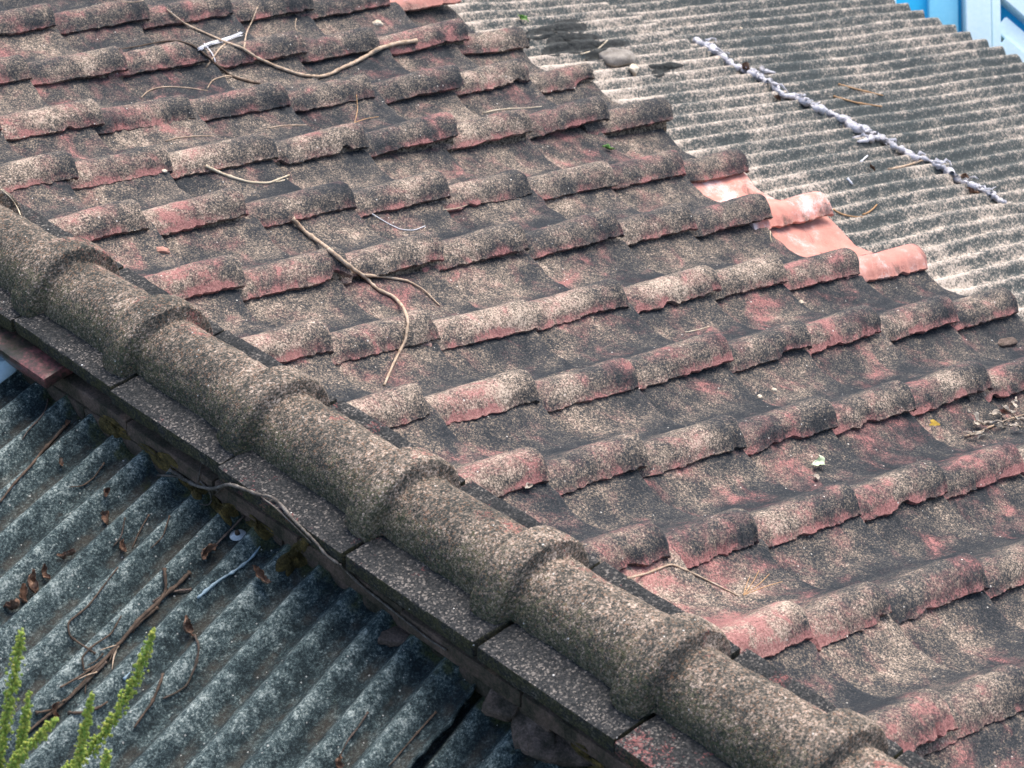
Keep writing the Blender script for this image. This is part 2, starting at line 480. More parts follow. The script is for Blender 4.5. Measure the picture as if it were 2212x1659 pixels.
# ------------------------------------------------------------------ ground, walls under the roofs
gm = mesh_np('ground', [(-600, -600, -3.2), (600, -600, -3.2), (600, 600, -3.2), (-600, 600, -3.2)], [(0, 1, 2, 3)], [M['soil']], smooth=False)
tag(link('ground', gm), kind='structure')


def box_verts(x0, x1, y0, y1, z0, z1):
    V = np.array([(x, y, z) for x in (x0, x1) for y in (y0, y1) for z in (z0, z1)], float)
    F = [(0, 1, 3, 2), (4, 6, 7, 5), (0, 4, 5, 1), (2, 3, 7, 6), (0, 2, 6, 4), (1, 5, 7, 3)]
    return V, F


def rough_box(name, lx, ly, lz, mat, bevel=0.006, seg=2, cuts=(10, 4, 2), amp=0.002, seed=0, parent=None, mat4=None):
    """worn block centred on the origin, then moved by mat4"""
    nx, ny, nz = cuts
    bm = bmesh.new()
    bmesh.ops.create_cube(bm, size=1)
    bmesh.ops.scale(bm, vec=(lx, ly, lz), verts=bm.verts)
    bmesh.ops.bevel(bm, geom=bm.edges[:], offset=bevel, segments=seg, affect='EDGES', profile=0.6)
    for ax, cnt, ln in ((0, nx, lx), (1, ny, ly), (2, nz, lz)):
        for i in range(1, cnt):
            co = [0, 0, 0]
            co[ax] = -ln / 2 + ln * i / cnt
            no = [0, 0, 0]
            no[ax] = 1
            bmesh.ops.bisect_plane(bm, geom=bm.verts[:] + bm.edges[:] + bm.faces[:], plane_co=co, plane_no=no)
    P = np.array([v.co for v in bm.verts]) + seed * 3.17
    bm.normal_update()
    d = fbm(P, 18, 0) * amp + fbm(P, 60, 3) * amp * 0.5
    for v, k in zip(bm.verts, d):
        v.co += v.normal * float(k) * 1.6
    me = bpy.data.meshes.new(name)
    bm.to_mesh(me)
    bm.free()
    me.materials.append(mat)
    me.polygons.foreach_set('use_smooth', np.ones(len(me.polygons), bool))
    try:
        me.set_sharp_from_angle(angle=math.radians(50))
    except Exception:
        pass
    o = link(name, me, parent)
    if mat4 is not None:
        o.matrix_world = mat4
    return o


# ------------------------------------------------------------------ roof tiles
OFF = {(0,1):(-22,-9,8),(0,2):(-30,-11,8),(0,3):(-4,-3,2),(0,4):(7,-1,2),(0,5):(-9,8,-11),(0,6):(11,11,-10),(0,7):(0,2,-3),(0,8):(-29,7,-15),(1,1):(9,-5,7),(1,2):(3,3,-2),(1,3):(0,-4,4),(1,4):(-20,-5,1),(1,5):(12,-3,6),(1,6):(-4,-1,0),(1,7):(7,-2,4),(1,8):(-29,1,-8),(2,1):(-11,-2,0),(2,2):(-13,7,-9),(2,3):(-11,15,-16),(2,4):(-4,4,-5),(2,5):(24,7,-1),(2,6):(-6,1,-2),(2,7):(-5,6,-7),(2,8):(-13,13,-16),(3,1):(-17,-3,0),(3,2):(-13,4,-6),(3,3):(-10,13,-13),(3,4):(16,1,3),(3,5):(10,4,-1),(3,6):(-6,-6,4),(3,7):(8,-1,3),(3,8):(-14,-2,-2),(4,1):(9,-7,7),(4,2):(-2,1,-1),(4,3):(-6,4,-4),(4,4):(8,5,-2),(4,5):(3,2,-1),(4,6):(15,-6,8),(5,1):(16,-7,7),(5,2):(-23,2,-5),(5,3):(-3,3,-2),(5,4):(1,-1,1),(5,5):(-2,-3,1),(6,1):(42,0,7),(6,2):(-7,-1,-1),(6,3):(4,-3,3),(7,1):(44,0,7),(7,2):(0,1,0),(-1,1):(7,-1,2),(-1,2):(-24,2,-6),(-1,3):(2,-1,2),(-1,4):(8,-2,4),(-1,5):(27,-5,12),(-1,6):(9,-2,4),(-1,7):(20,-11,19),(-1,8):(-6,-4,4),(-2,2):(-3,6,-8),(-2,3):(-23,9,-15),(-2,4):(-4,3,-4),(-2,5):(-5,0,-1),(-2,6):(30,0,7),(-2,7):(7,-6,10),(-2,8):(-18,7,-13),(-3,2):(-1,6,-9),(-3,3):(3,3,-4),(-3,4):(-28,-3,-1),(-3,5):(11,-1,4),(-3,6):(-12,-1,-1),(-3,7):(45,-1,12),(-3,8):(-5,12,-18),(-4,3):(-9,0,-1)}
PS = np.array([-0.345, -0.318, -0.30, -0.275, -0.25, -0.21, -0.175, -0.13, -0.095, -0.07, -0.05, -0.03, -0.012, 0.006, 0.020, 0.030, 0.038, 0.045, 0.049])
PH = np.array([-0.043, -0.043, -0.044, -0.048, -0.056, -0.072, -0.079, -0.077, -0.067, -0.051, -0.031, -0.012, -0.002, -0.001, -0.007, -0.015, -0.025, -0.036, -0.044])
STEP, RSTEP, THK = 0.022, 0.012, 0.016


def smooth_interp(x):
    return sum(np.interp(np.clip(x + d, -0.345, 0.049), PS, PH) for d in (-0.006, -0.003, 0, 0.003, 0.006)) / 5


S_LINE = np.r_[np.linspace(-0.345, -0.06, 24), np.linspace(-0.052, 0.026, 16), np.linspace(0.030, 0.049, 8)]
NS, NV = len(S_LINE), 62


def make_tile(u, j, sand, pink, label, fresh=0.0, bloom=0.0, chip=0.0):
    dx, du, dz = (np.array(OFF.get((u, j), (0, 0, 0))) / 1000.0)
    yaw = rng.normal(0, 0.006)
    x1 = j * TL + dx
    x0 = (j - 1) * TL - 0.055
    if j == 1:
        x0 = -0.06
    t = np.r_[np.linspace(0, 1, NV - 4) * 0.972, 0.980, 0.988, 0.995, 1.0]
    X, S = np.meshgrid(x0 + (x1 - x0) * t, S_LINE, indexing='ij')
    X, S = X.ravel(), S.ravel()
    seed = (u + 7) * 17 + j * 5
    Q = np.c_[X, S, np.full(len(X), seed * 1.37)]
    lipw = np.clip((S - 0.020) / 0.029, 0, 1)
    # ragged lower lip, and a chipped nose
    rag = vnoise(np.c_[X, X * 0, Q[:, 2]], 26, 5) * 0.003 + vnoise(np.c_[X, X * 0, Q[:, 2]], 85, 6) * 0.0035 + vnoise(np.c_[X, X * 0, Q[:, 2]], 190, 6) * 0.003
    ch = np.clip(vnoise(np.c_[X, X * 0, Q[:, 2] + 9], 15, 7) - 0.62 + chip, 0, 1) * 0.035
    S2 = S + lipw * (rag - ch)
    h = smooth_interp(S) + lipw * ch * 0.9
    endw = np.clip((X - (x1 - 0.02)) / 0.02, 0, 1)
    Xd = X + endw * (vnoise(Q, 40, 8) * 0.007 + vnoise(Q, 120, 9) * 0.003)
    z = h + sag(u, X / TL) + dz * np.clip((X - (x1 - 1.3 * TL)) / TL, 0, 1) - (x1 - X) / TL * (STEP + RSTEP * np.clip((h + 0.058) / 0.05, 0, 1))
    z = z + fbm(Q, 11, 11) * 0.004 + vnoise(Q, 60, 14) * 0.0011 + vnoise(Q, 150, 15) * 0.0007
    z = z - np.clip((X - (x1 - 0.008)) / 0.008, 0, 1) ** 2 * 0.004
    Y = -u * TW - du - S2 - (X - x1) * yaw
    top = np.c_[Xd, Y, z]
    thk = (THK + 0.002 * vnoise(Q, 20, 17)) * (1 - 0.5 * lipw)
    bot = np.c_[Xd - endw * 0.003, Y + lipw * 0.006, z - thk]
    V, F, k = shell(top, bot, NV, NS)
    F = F[:, ::-1]
    org = np.array([x1, -u * TW - du, 0.0])
    W_ = l2w(V)
    ow = l2w(org)[0]
    uv = np.c_[S, X - x1]
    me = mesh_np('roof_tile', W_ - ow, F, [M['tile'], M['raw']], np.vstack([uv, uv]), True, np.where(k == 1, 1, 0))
    me.set_sharp_from_angle(angle=math.radians(42))
    o = link('roof_tile', me, None, ow)
    o['sand'], o['pink'], o['fresh'], o['bloom'] = float(sand), float(pink), float(fresh), float(bloom)
    tag(o, label, 'roof tile', 'overlapping clay roof tiles')
    # crumbling mortar bed squeezed under the roll
    if rng.random() < 0.8 and not fresh:
        n = 26
        gx = np.linspace(x0 + 0.05, x1 - 0.012, n)
        gs = np.array([0.002, 0.016, 0.028, 0.040, 0.049, 0.054])
        GX, GS = np.meshgrid(gx, gs, indexing='ij')
        GX, GS = GX.ravel(), GS.ravel()
        QQ = np.c_[GX, GS, np.full(len(GX), seed * 2.1)]
        rec = np.clip(vnoise(np.c_[GX, GX * 0, QQ[:, 2]], 14, 21) * 0.5 + 0.5, 0, 1)
        back = 0.013 * rec + 0.003
        sx_ = GS - back * (GS / 0.054) + vnoise(QQ, 90, 22) * 0.003
        zz = np.interp(GS, [0, 0.028, 0.040, 0.049, 0.054], [-0.018, -0.032, -0.050, -0.068, -0.084]) + vnoise(QQ, 70, 23) * 0.004
        zz = zz + sag(u, GX / TL) - (x1 - GX) / TL * (STEP + RSTEP * 0.8) + dz * np.clip((GX - (x1 - 1.3 * TL)) / TL, 0, 1)
        T_ = np.c_[GX, -u * TW - du - sx_, zz]
        B_ = T_ + np.array([0, 0.012, -0.012])
        V, F, k = shell(T_, B_, n, len(gs))
        me = mesh_np('mortar_bedding', l2w(V) - ow, F[:, ::-1], [M['mortar']])
        link('mortar_bedding', me, o)
    return o


ROW = {-6: 'seventh row behind the salmon tile', -5: 'sixth row behind the salmon tile', -4: 'fifth row behind the salmon tile', -3: 'fourth row behind the salmon tile',
       -2: 'third row behind the salmon tile', -1: 'second row behind the salmon tile', 0: 'row just behind the salmon tile',
       1: 'row ending in the salmon tile', 2: 'row ending in the flaked tile', 3: 'first row in front of the flaked tile',
       4: 'second row in front of the flaked tile', 5: 'third row in front of the flaked tile', 6: 'fourth row in front of the flaked tile',
       7: 'fifth row in front of the flaked tile', 8: 'sixth row in front of the flaked tile', 9: 'seventh row in front of the flaked tile'}
ORD = ['', 'first', 'second', 'third', 'fourth', 'fifth', 'sixth', 'seventh', 'eighth', 'ninth']
SPECIAL = {
    (1, 8): (0.5, -0.02, 'smooth salmon clay tile with white lime bloom, over the corrugated sheet', 1.0, 0.08),
    (2, 8): (0.5, 0.12, 'flaked pink clay tile with cement patches on its roll, beside the corrugated sheet', 0.85, 0.0),
    (-4, 8): (0.5, 0.1, 'bare salmon tile at the top edge of the roof beside the corrugated sheet', 0.8, -0.1),
    (6, 1): (0.95, 0.17, 'tile with a broad bare pink pan beside the ridge caps, under a thin twig', 0.0, 0.0),
}
PINKY = {(5, 1): .03, (7, 1): .06, (6, 2): .06, (4, 1): .05, (1, 1): .04, (2, 1): .05, (3, 4): .03, (3, 6): .03, (2, 3): .02, (0, 1): .03, (-1, 7): .02, (0, 7): .04, (7, 3): .03, (5, 3): .03, (4, 6): .03, (5, 5): .03}
tiles = {}
for u in range(-7, 10):
    for j in range(0, 9):
        if j < 1:
            continue
        c = np.array([[(j - 1) * TL, -u * TW + .3, -.05], [j * TL, -u * TW + .3, -.05], [(j - 1) * TL, -u * TW - .05, 0], [j * TL, -u * TW - .05, 0]])
        q = prj(l2w(c))
        if q[:, 0].max() < -14 or q[:, 0].min() > 1024 + 14 or q[:, 1].max() < -12 or q[:, 1].min() > 768 + 12:
            continue
        # behind the ridge caps and wholly hidden
        if u >= 8 and j < 2:
            continue
        sand = 0.47 + rng.normal(0, 0.10) + (0.14 if (j <= 3 and u <= 4) else 0) - (0.14 if (u <= -2 and j <= 6) else 0) - (0.06 if u >= 3 and j > 2 else 0)
        pink = rng.normal(0.0, 0.022) + PINKY.get((u, j), 0)
        fresh = bloom = 0.0
        if (u, j) in SPECIAL:
            sand, pink, lab, fresh, bloom = SPECIAL[(u, j)]
        else:
            look = 'pink-patched' if pink > 0.028 else ('blackened' if sand < 0.38 else ('sandy' if sand > 0.58 else 'grey-brown'))
            if u <= 3:
                pos = '%s from the eave' % ORD[9 - j]
            else:
                pos = '%s below the ridge' % ORD[j]
            lab = '%s roof tile, %s, %s' % (look, pos, ROW[u])
        chip = 0.25 if (u, j) in ((-3, 8), (-2, 6), (-2, 8), (3, 8), (-1, 4), (1, 7), (-4, 6)) else 0.0
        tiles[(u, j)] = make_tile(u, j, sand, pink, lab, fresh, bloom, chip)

# boards under the tiles
q = [(-0.12, 2.6, -0.135), (8 * TL - 0.06, 2.6, -0.135), (8 * TL - 0.06, -2.9, -0.150), (-0.12, -2.9, -0.135)]
T_ = l2w(np.array(q))
V = np.vstack([T_, T_ - np.array([0, 0, 0.03])])
dk = link('roof_deck', mesh_np('roof_deck', V, [(0, 3, 2, 1), (4, 5, 6, 7), (0, 1, 5, 4), (1, 2, 6, 5), (2, 3, 7, 6), (3, 0, 4, 7)], [M['deck']], smooth=False))
tag(dk, 'dark timber boarding under the clay roof tiles', 'roof deck', None, 'structure')

# ------------------------------------------------------------------ ridge caps
RB, RC = 0.079, 0.106
CAPY = [0.06, -0.263, -0.548, -0.883, -1.223, -1.527, -1.836, -2.145]      # collar end of each cap
CAPL = ['', 'first', 'second', 'third', 'fourth', 'fifth', 'sixth', 'seventh', 'eighth']
CAPLOOK = {
    0: (0.0, 'mossy ridge cap cut by the left edge, left of the red-topped collar'),
    1: (0.07, 'ridge cap whose collar top is patched red, second one from the left end'),
    2: (0.02, 'brown ridge cap right of the red-topped collar, above the first ledge joint'),
    3: (0.01, 'ridge cap above the grey vine on the wall, third whole one from the left'),
    4: (0.02, 'grey-brown ridge cap in the middle of the ridge line, above the open ledge gap'),
    5: (-0.01, 'gravelly ridge cap left of the tile with the broad bare pink pan'),
    6: (0.03, 'coarse gravelly ridge cap in front of the broad bare pink pan'),
    7: (0.06, 'pink-stained ridge cap at the bottom edge, lowest of the row'),
}


def make_cap(i):
    y0 = CAPY[i]
    y1 = (CAPY[i + 1] if i + 1 < len(CAPY) else y0 - 0.33) - 0.03
    Lc = y0 - y1
    nt, na = 60, 56
    t = np.r_[np.r_[0, 0.0015, 0.0032, 0.005, 0.008, 0.012, 0.016], np.linspace(0.020, 0.053, 8), np.r_[0.056, 0.0585, 0.0605, 0.0625, 0.0645, 0.066, 0.068, 0.0695], np.linspace(0.072, 0.105, 10), np.linspace(0.11, Lc, nt - 33)]
    ang = np.linspace(math.radians(-16), math.radians(184), na)
    T_, A = np.meshgrid(t, ang, indexing='ij')
    T_, A = T_.ravel(), A.ravel()
    rad = np.interp(T_, [0, 0.0015, 0.004, 0.010, 0.036, 0.056, 0.0605, 0.0630, 0.0650, 0.068, 0.12, 0.4],
                    [RC - 0.005, RC - 0.0015, RC + 0.0005, RC + 0.001, RC + 0.002, RC, RC - 0.004, RB + 0.010, RB + 0.001, RB - 0.002, RB - 0.002, RB + 0.000])
    # collar ends are rounded off, barrel runs straight to the ledge
    lim = np.interp(T_, [0, 0.010, 0.022, 0.058, 0.068, 0.076, 0.4], [172, 178, 183, 183, 179, 182, 184])
    A2 = np.minimum(A, np.radians(lim))
    Q = np.c_[T_ + i * 2.3, A * 0.09, A * 0 + i * 1.1]
    rad = rad + fbm(Q, 14, 30) * 0.003 + vnoise(Q, 70, 33) * 0.0012 + vnoise(Q, 190, 34) * 0.0010
    low = np.clip((A - 2.9) / 0.3, 0, 1)
    A2 = A2 + low * (vnoise(np.c_[T_ + i, T_ * 0, T_ * 0], 60, 36) * 0.03 + vnoise(np.c_[T_ + i, T_ * 0, T_ * 0], 160, 37) * 0.02)
    y = y0 - T_
    ry = np.array([rx(a) for a in y]) + RB
    tilt = (-0.004 + 0.010 * (T_ / Lc)) * np.clip(np.sin(A) * 2 + 0.2, 0, 1)       # the tail of each cap rides up under the next collar
    zb = np.array([rz(a) for a in y]) + 0.001
    top = np.c_[ry + np.cos(A2) * rad, y, zb + np.sin(A2) * rad + tilt]
    rin = rad - 0.016
    bot = np.c_[ry + np.cos(A2) * rin, y, zb + np.sin(A2) * rin + tilt]
    V, F, k = shell(top, bot, len(t), na)
    org = np.array([rx(y0) + RB, y0, rz(y0)])
    uv = np.c_[A / math.pi, T_]
    me = mesh_np('ridge_tile', V - org, F, [M['cap'], M['mortar']], np.vstack([uv, uv]), True, np.where(k == 1, 1, 0))
    me.set_sharp_from_angle(angle=math.radians(38))
    o = link('ridge_tile', me, None, org)
    o['pink'] = CAPLOOK[i][0]
    tag(o, CAPLOOK[i][1], 'ridge cap', 'barrel ridge caps along the roof ridge')
    return o


for i in range(len(CAPY)):
    make_cap(i)

# mortar core under the caps
ys = np.linspace(0.4, -2.6, 60)
prof = [(0.004, 0.001), (0.024, 0.05), (0.08, 0.072), (0.14, 0.05), (0.166, 0.001)]
V = []
for a, y in enumerate(ys):
    for px_, pz in prof:
        V.append((rx(y) + px_, y, rz(y) + pz * 0.8))
V = np.array(V)
n = len(prof)
F = [(a * n + b, a * n + b + 1, (a + 1) * n + b + 1, (a + 1) * n + b) for a in range(len(ys) - 1) for b in range(n - 1)]

# ------------------------------------------------------------------ ridge wall: core, bricks, ledge slabs
wall = empty('ridge_wall', (rx(-1), -1, -0.03), 'low dark mossy brick wall under the ridge caps and ledge slabs', 'wall')
cme = mesh_np('mortar_core', V - np.array(wall.location), F, [M['brick']])
link('mortar_core', cme, wall)
wv = []
for y in (0.6, -2.7):
    for dx_, z in ((0.008, -0.031), (0.19, -0.031), (0.19, -3.2), (0.008, -3.2)):
        wv.append((rx(y) + dx_, y, z + (rz(y) if z > -1 else 0)))
cm2 = mesh_np('wall_core', np.array(wv) - np.array(wall.location), [(0, 1, 5, 4), (1, 2, 6, 5), (2, 3, 7, 6), (3, 0, 4, 7), (0, 3, 2, 1), (4, 5, 6, 7)], [M['brick']], smooth=False)
link('wall_core', cm2, wall)
rdir = Vector((-0.041, 1, -0.02)).normalized()
rside = Vector((1, 0.041, 0)).normalized()
rup = rside.cross(rdir)
RM = Matrix((rside, rdir, rup)).transposed().to_4x4()


def ridge_pt(dx_, y, dz_):
    return Vector((rx(y) + dx_, y, rz(y) + dz_))


k = 0
for course, (zc, hgt, xo, ln, ph) in enumerate([(-0.0530, 0.032, -0.014, 0.235, 0.03), (-0.0950, 0.034, -0.046, 0.235, 0.15), (-0.134, 0.036, -0.036, 0.235, 0.08)]):
    y = 0.45 + ph
    while y > -2.5:
        l = ln * random.uniform(0.9, 1.25)
        b = rough_box('brick', 0.08, l - 0.004, hgt, M['brick'], 0.004, 2, (3, 9, 2), 0.0018, k)
        jx = random.uniform(-0.006, 0.006)
        b.matrix_world = Matrix.Translation(ridge_pt(xo + 0.04 + jx, y - l / 2, zc)) @ RM
        b.parent = wall
        b.matrix_parent_inverse = Matrix.Translation(wall.location).inverted()
        y -= l
        k += 1

SLY = [0.09, -0.30, -0.614, -0.936, -1.274, -1.592, -1.899, -2.22, -2.5]
SLO = [-0.036, -0.034, -0.044, -0.055, -0.058, -0.062, -0.068, -0.070]
SLLAB = ['dark ledge slab at the left edge, left of the lip over the pink broken tile',
         'blackish ledge slab just above the glossy pink broken tile',
         'ledge slab with a light rounded end, above the thickest vine roots',
         'ledge slab with a thin pink worn edge, above the long grey vine',
         'ledge slab with a small pink blotch, right of the open triangular gap',
         'ledge slab with a tiny white curl on top, above the torn sheet edge',
         'ledge slab streaked bright pink beside its ridge cap, near the bottom edge',
         'dark ledge slab at the bottom edge beneath the lowest ridge cap']
SLP = [0.0, -0.03, -0.02, 0.03, 0.03, -0.01, 0.09, 0.02]
for i in range(len(SLY) - 1):
    ya, yb = SLY[i], SLY[i + 1]
    ln = ya - yb - 0.008
    xo = SLO[i] - 0.018
    wd = 0.214 - xo
    yc = (ya + yb) / 2
    s = rough_box('ledge_slab', wd, ln, 0.031, M['slab'], 0.0045, 2, (14, 22, 2), 0.0022, 40 + i)
    rot = Matrix.Rotation(random.uniform(-0.014, 0.014), 4, 'Z') @ Matrix.Rotation(random.uniform(-0.01, 0.012), 4, 'X')
    s.matrix_world = Matrix.Translation(ridge_pt(xo + wd / 2, yc, -0.0165)) @ RM @ rot
    s['pink'] = SLP[i]
    tag(s, SLLAB[i], 'slab', 'ledge slabs under the ridge caps')

# ------------------------------------------------------------------ corrugated sheets
CPT = 0.0815


# lower left roof, dark and mossy
def left_sheet(ya, yb, lift, label, x_top=0.015, tear=None, seed=0, length=0.84):
    ny = int(abs(yb - ya) / CPT * 14)
    nd = 90
    yy = np.linspace(ya, yb, ny)
    dd = np.linspace(0, length, nd)
    D, Y0 = np.meshgrid(dd, yy, indexing='ij')
    D, Y0 = D.ravel(), Y0.ravel()
    phi = np.radians(np.clip(8.5 + (-Y0 - 0.5) * 5.5, 4, 20))
    c = np.cos(2 * np.pi * (Y0 + 0.022) / CPT)
    sn = np.sin(2 * np.pi * (Y0 + 0.022) / CPT)
    prof = 0.0155 * (c + 0.12 * np.cos(4 * np.pi * (Y0 + 0.022) / CPT))
    Q = np.c_[D, Y0, np.full(len(D), seed * 3.3)]
    bend = fbm(Q, 3.0, 40) * 0.006 + vnoise(Q, 25, 43) * 0.0012 + vnoise(Q, 90, 44) * 0.0006
    if tear == 'right':
        e = np.clip((Y0 - yb - 0.0) / 0.03, 0, 1)
        Y0 = Y0 + (1 - e) * (vnoise(np.c_[D, D * 0, D * 0 + 3], 14, 45) * 0.010 + vnoise(np.c_[D, D * 0, D * 0 + 3], 50, 46) * 0.004)
        cut = (1 - e) * 0
    x = np.array([rx(a) for a in Y0]) + x_top - D * np.cos(phi)
    y = Y0 - 0.2 * D * np.cos(phi)
    z = np.array([rz(a) for a in Y0]) - 0.125 + lift - D * np.sin(phi)
    N = np.c_[-np.sin(phi), np.zeros(len(phi)), np.cos(phi)]
    top = np.c_[x, y, z] + N * (prof + bend)[:, None]
    bot = top - N * 0.007
    V, F, k = shell(top, bot, nd, ny)
    hv = (c + 1) / 2
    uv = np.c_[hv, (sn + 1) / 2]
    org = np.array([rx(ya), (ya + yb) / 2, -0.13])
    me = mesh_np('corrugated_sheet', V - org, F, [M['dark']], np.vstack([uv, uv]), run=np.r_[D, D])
    o = link('corrugated_sheet', me, None, org)
    return tag(o, label, 'roof sheet', 'dark corrugated sheets of the lower roof')


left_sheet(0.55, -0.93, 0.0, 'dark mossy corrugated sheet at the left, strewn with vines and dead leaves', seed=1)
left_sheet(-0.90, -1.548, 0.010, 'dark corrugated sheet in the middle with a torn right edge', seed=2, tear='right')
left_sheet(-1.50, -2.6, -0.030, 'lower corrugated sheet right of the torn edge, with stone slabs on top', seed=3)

# lower roof eave side: wall under it and ground beyond
V, F = box_verts(-0.95, -0.89, -2.6, 0.6, -3.2, -0.46)
sw = link('eave_wall', mesh_np('eave_wall', V, F, [M['render']], smooth=False))
tag(sw, 'plain rendered wall under the lower dark corrugated roof', 'wall', None, 'structure')

# upper right roof, pale and lichened
SH = math.radians(15.5)
SN = np.array([math.sin(SH), 0, math.cos(SH)])
SDX = np.array([math.cos(SH), 0, -math.sin(SH)])
SP0 = np.array([2.1197, 0, -0.7937])
CP2 = 0.0712


def right_sheet(ya, yb, xa, xb, lift, label, bleach, eave, seed, tear=0.0):
    ny = int(abs(yb - ya) / CP2 * 14)
    nd = int((xb - xa) / 0.022)
    yy = np.linspace(ya, yb, ny)
    dd = np.linspace((xa - SP0[0]) / SDX[0], (xb - SP0[0]) / SDX[0], nd)
    D, Y = np.meshgrid(dd, yy, indexing='ij')
    D, Y = D.ravel(), Y.ravel()
    th = 2 * np.pi * (Y - 0.764) / CP2
    c = np.cos(th)
    prof = 0.0122 * (c - 1.0 + 0.10 * np.cos(2 * th))
    Q = np.c_[D, Y, np.full(len(D), seed * 2.7)]
    bend = fbm(Q, 2.2, 50) * 0.010 + vnoise(Q, 22, 53) * 0.0012 + vnoise(Q, 80, 54) * 0.0007
    Dj = D + (D > dd[-3]) * (vnoise(np.c_[Y, Y * 0, Y * 0 + seed], 16, 55) * 0.012 + vnoise(np.c_[Y, Y * 0, Y * 0 + seed], 60, 56) * 0.005)
    top = SP0 + Dj[:, None] * SDX + np.c_[D * 0, Y, D * 0] + SN * (prof + bend + lift)[:, None]
    bot = top - SN * 0.007
    V, F, k = shell(top, bot, nd, ny)
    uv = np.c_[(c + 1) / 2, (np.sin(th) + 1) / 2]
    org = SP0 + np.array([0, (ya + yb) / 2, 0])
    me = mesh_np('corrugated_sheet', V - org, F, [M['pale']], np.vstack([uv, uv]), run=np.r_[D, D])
    o = link('corrugated_sheet', me, None, org)
    o['bleach'], o['eave'] = bleach, eave
    return tag(o, label, 'roof sheet', 'pale corrugated sheets beyond the tile eave')


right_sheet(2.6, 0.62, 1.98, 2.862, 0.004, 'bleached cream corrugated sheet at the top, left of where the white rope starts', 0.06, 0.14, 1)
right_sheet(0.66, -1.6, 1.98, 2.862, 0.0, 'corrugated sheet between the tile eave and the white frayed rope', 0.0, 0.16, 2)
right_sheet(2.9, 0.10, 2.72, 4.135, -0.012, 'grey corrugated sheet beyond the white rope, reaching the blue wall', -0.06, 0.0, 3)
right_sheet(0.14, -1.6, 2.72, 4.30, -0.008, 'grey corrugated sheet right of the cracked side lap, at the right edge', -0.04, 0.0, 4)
for y in (-1.5, 0.0, 1.5, 2.8):
    V, F = box_verts(1.9, 4.1, y - 0.03, y + 0.03, 0, 0.06)
    V = SP0 + ((V[:, :1] - SP0[0]) / SDX[0]) * SDX + np.c_[V[:, 0] * 0, V[:, 1], V[:, 0] * 0] + SN * (V[:, 2:] - 0.12)
    r_ = link('roof_rafter', mesh_np('roof_rafter', V, F, [M['deck']], smooth=False))
    tag(r_, 'timber rafter hidden beneath the pale corrugated sheets', 'rafter', 'rafters under the pale sheets', 'structure')
V, F = box_verts(3.7, 3.85, -1.6, 2.9, -3.2, -1.33)
tag(link('side_wall', mesh_np('side_wall', V, F, [M['render']], smooth=False)), 'plain rendered wall under the pale corrugated roof', 'wall', None, 'structure')
V, F = box_verts(0.4, 1.9, -2.9, -2.8, -3.2, -0.85)

bpy.context.view_layer.update()
DG = bpy.context.evaluated_depsgraph_get()
R_CAM = Vector(CAM)


def cast(px, py, sc=PX):
    """surface point seen at a photo position (2212-wide coordinates)"""
    a, b = px * sc, py * sc
    d = np.array([(a - 512) / FPX, (b - 384) / FPX, 1.0]) @ WC
    d = Vector(d).normalized()
    hit, loc, nrm, _, ob, _ = SC.ray_cast(DG, R_CAM, d)
    if not hit:
        return None, None
    if nrm.dot(d) > 0:
        nrm = -nrm
    return loc, nrm


def lay_line(pts, r0, r1, lift=0.0, step=6.0):
    """follow the surfaces below a drawn line; thin stems bridge the hollows"""
    pts = np.array(pts, float)
    seg = np.linalg.norm(np.diff(pts, axis=0), axis=1)
    s = np.r_[0, np.cumsum(seg)]
    n = max(4, int(s[-1] / step))
    tt = np.linspace(0, s[-1], n)
    # smooth the drawn line with a Catmull-like moving average
    X = np.interp(tt, s, pts[:, 0])
    Y = np.interp(tt, s, pts[:, 1])
    for _ in range(2):
        X[1:-1] = (X[:-2] + 2 * X[1:-1] + X[2:]) / 4
        Y[1:-1] = (Y[:-2] + 2 * Y[1:-1] + Y[2:]) / 4
    out = []
    for i, (x, y) in enumerate(zip(X, Y)):
        loc, nrm = cast(x, y)
        if loc is None:
            continue
        out.append(np.array(loc))
    P = np.array(out)
    if len(P) < 2:
        return None
    # keep the line taut: nothing hangs lower than a smoothed copy of itself
    dist = np.linalg.norm(P - CAM, axis=1)
    sm = dist.copy()
    for _ in range(6):
        sm[1:-1] = (sm[:-2] + sm[1:-1] + sm[2:]) / 3
    nd = np.minimum(dist, sm)
    rr = np.linspace(r0, r1, len(P))
    nd = nd - rr * 0.9 - lift
    return CAM + (P - CAM) * (nd / dist)[:, None], rr


def tube(P, rr, sides=7, knob=0.15, seed=0):
    P = np.asarray(P)
    n = len(P)
    V, F = [], []
    tan = np.gradient(P, axis=0)
    tan /= np.linalg.norm(tan, axis=1)[:, None] + 1e-9
    ref = np.array([0.1, 0.2, 1.0])
    g = np.random.default_rng(seed)
    for i in range(n):
        a = np.cross(tan[i], ref)
        a /= np.linalg.norm(a) + 1e-9
        b = np.cross(tan[i], a)
        r = rr[i] * (1 + knob * g.normal())
        for k in range(sides):
            t = 2 * math.pi * k / sides
            V.append(P[i] + r * (math.cos(t) * a + math.sin(t) * b))
    for i in range(n - 1):
        for k in range(sides):
            k2 = (k + 1) % sides
            F.append((i * sides + k, i * sides + k2, (i + 1) * sides + k2, (i + 1) * sides + k))
    F.append(tuple(range(sides))[::-1])
    F.append(tuple((n - 1) * sides + k for k in range(sides)))
    return V, F


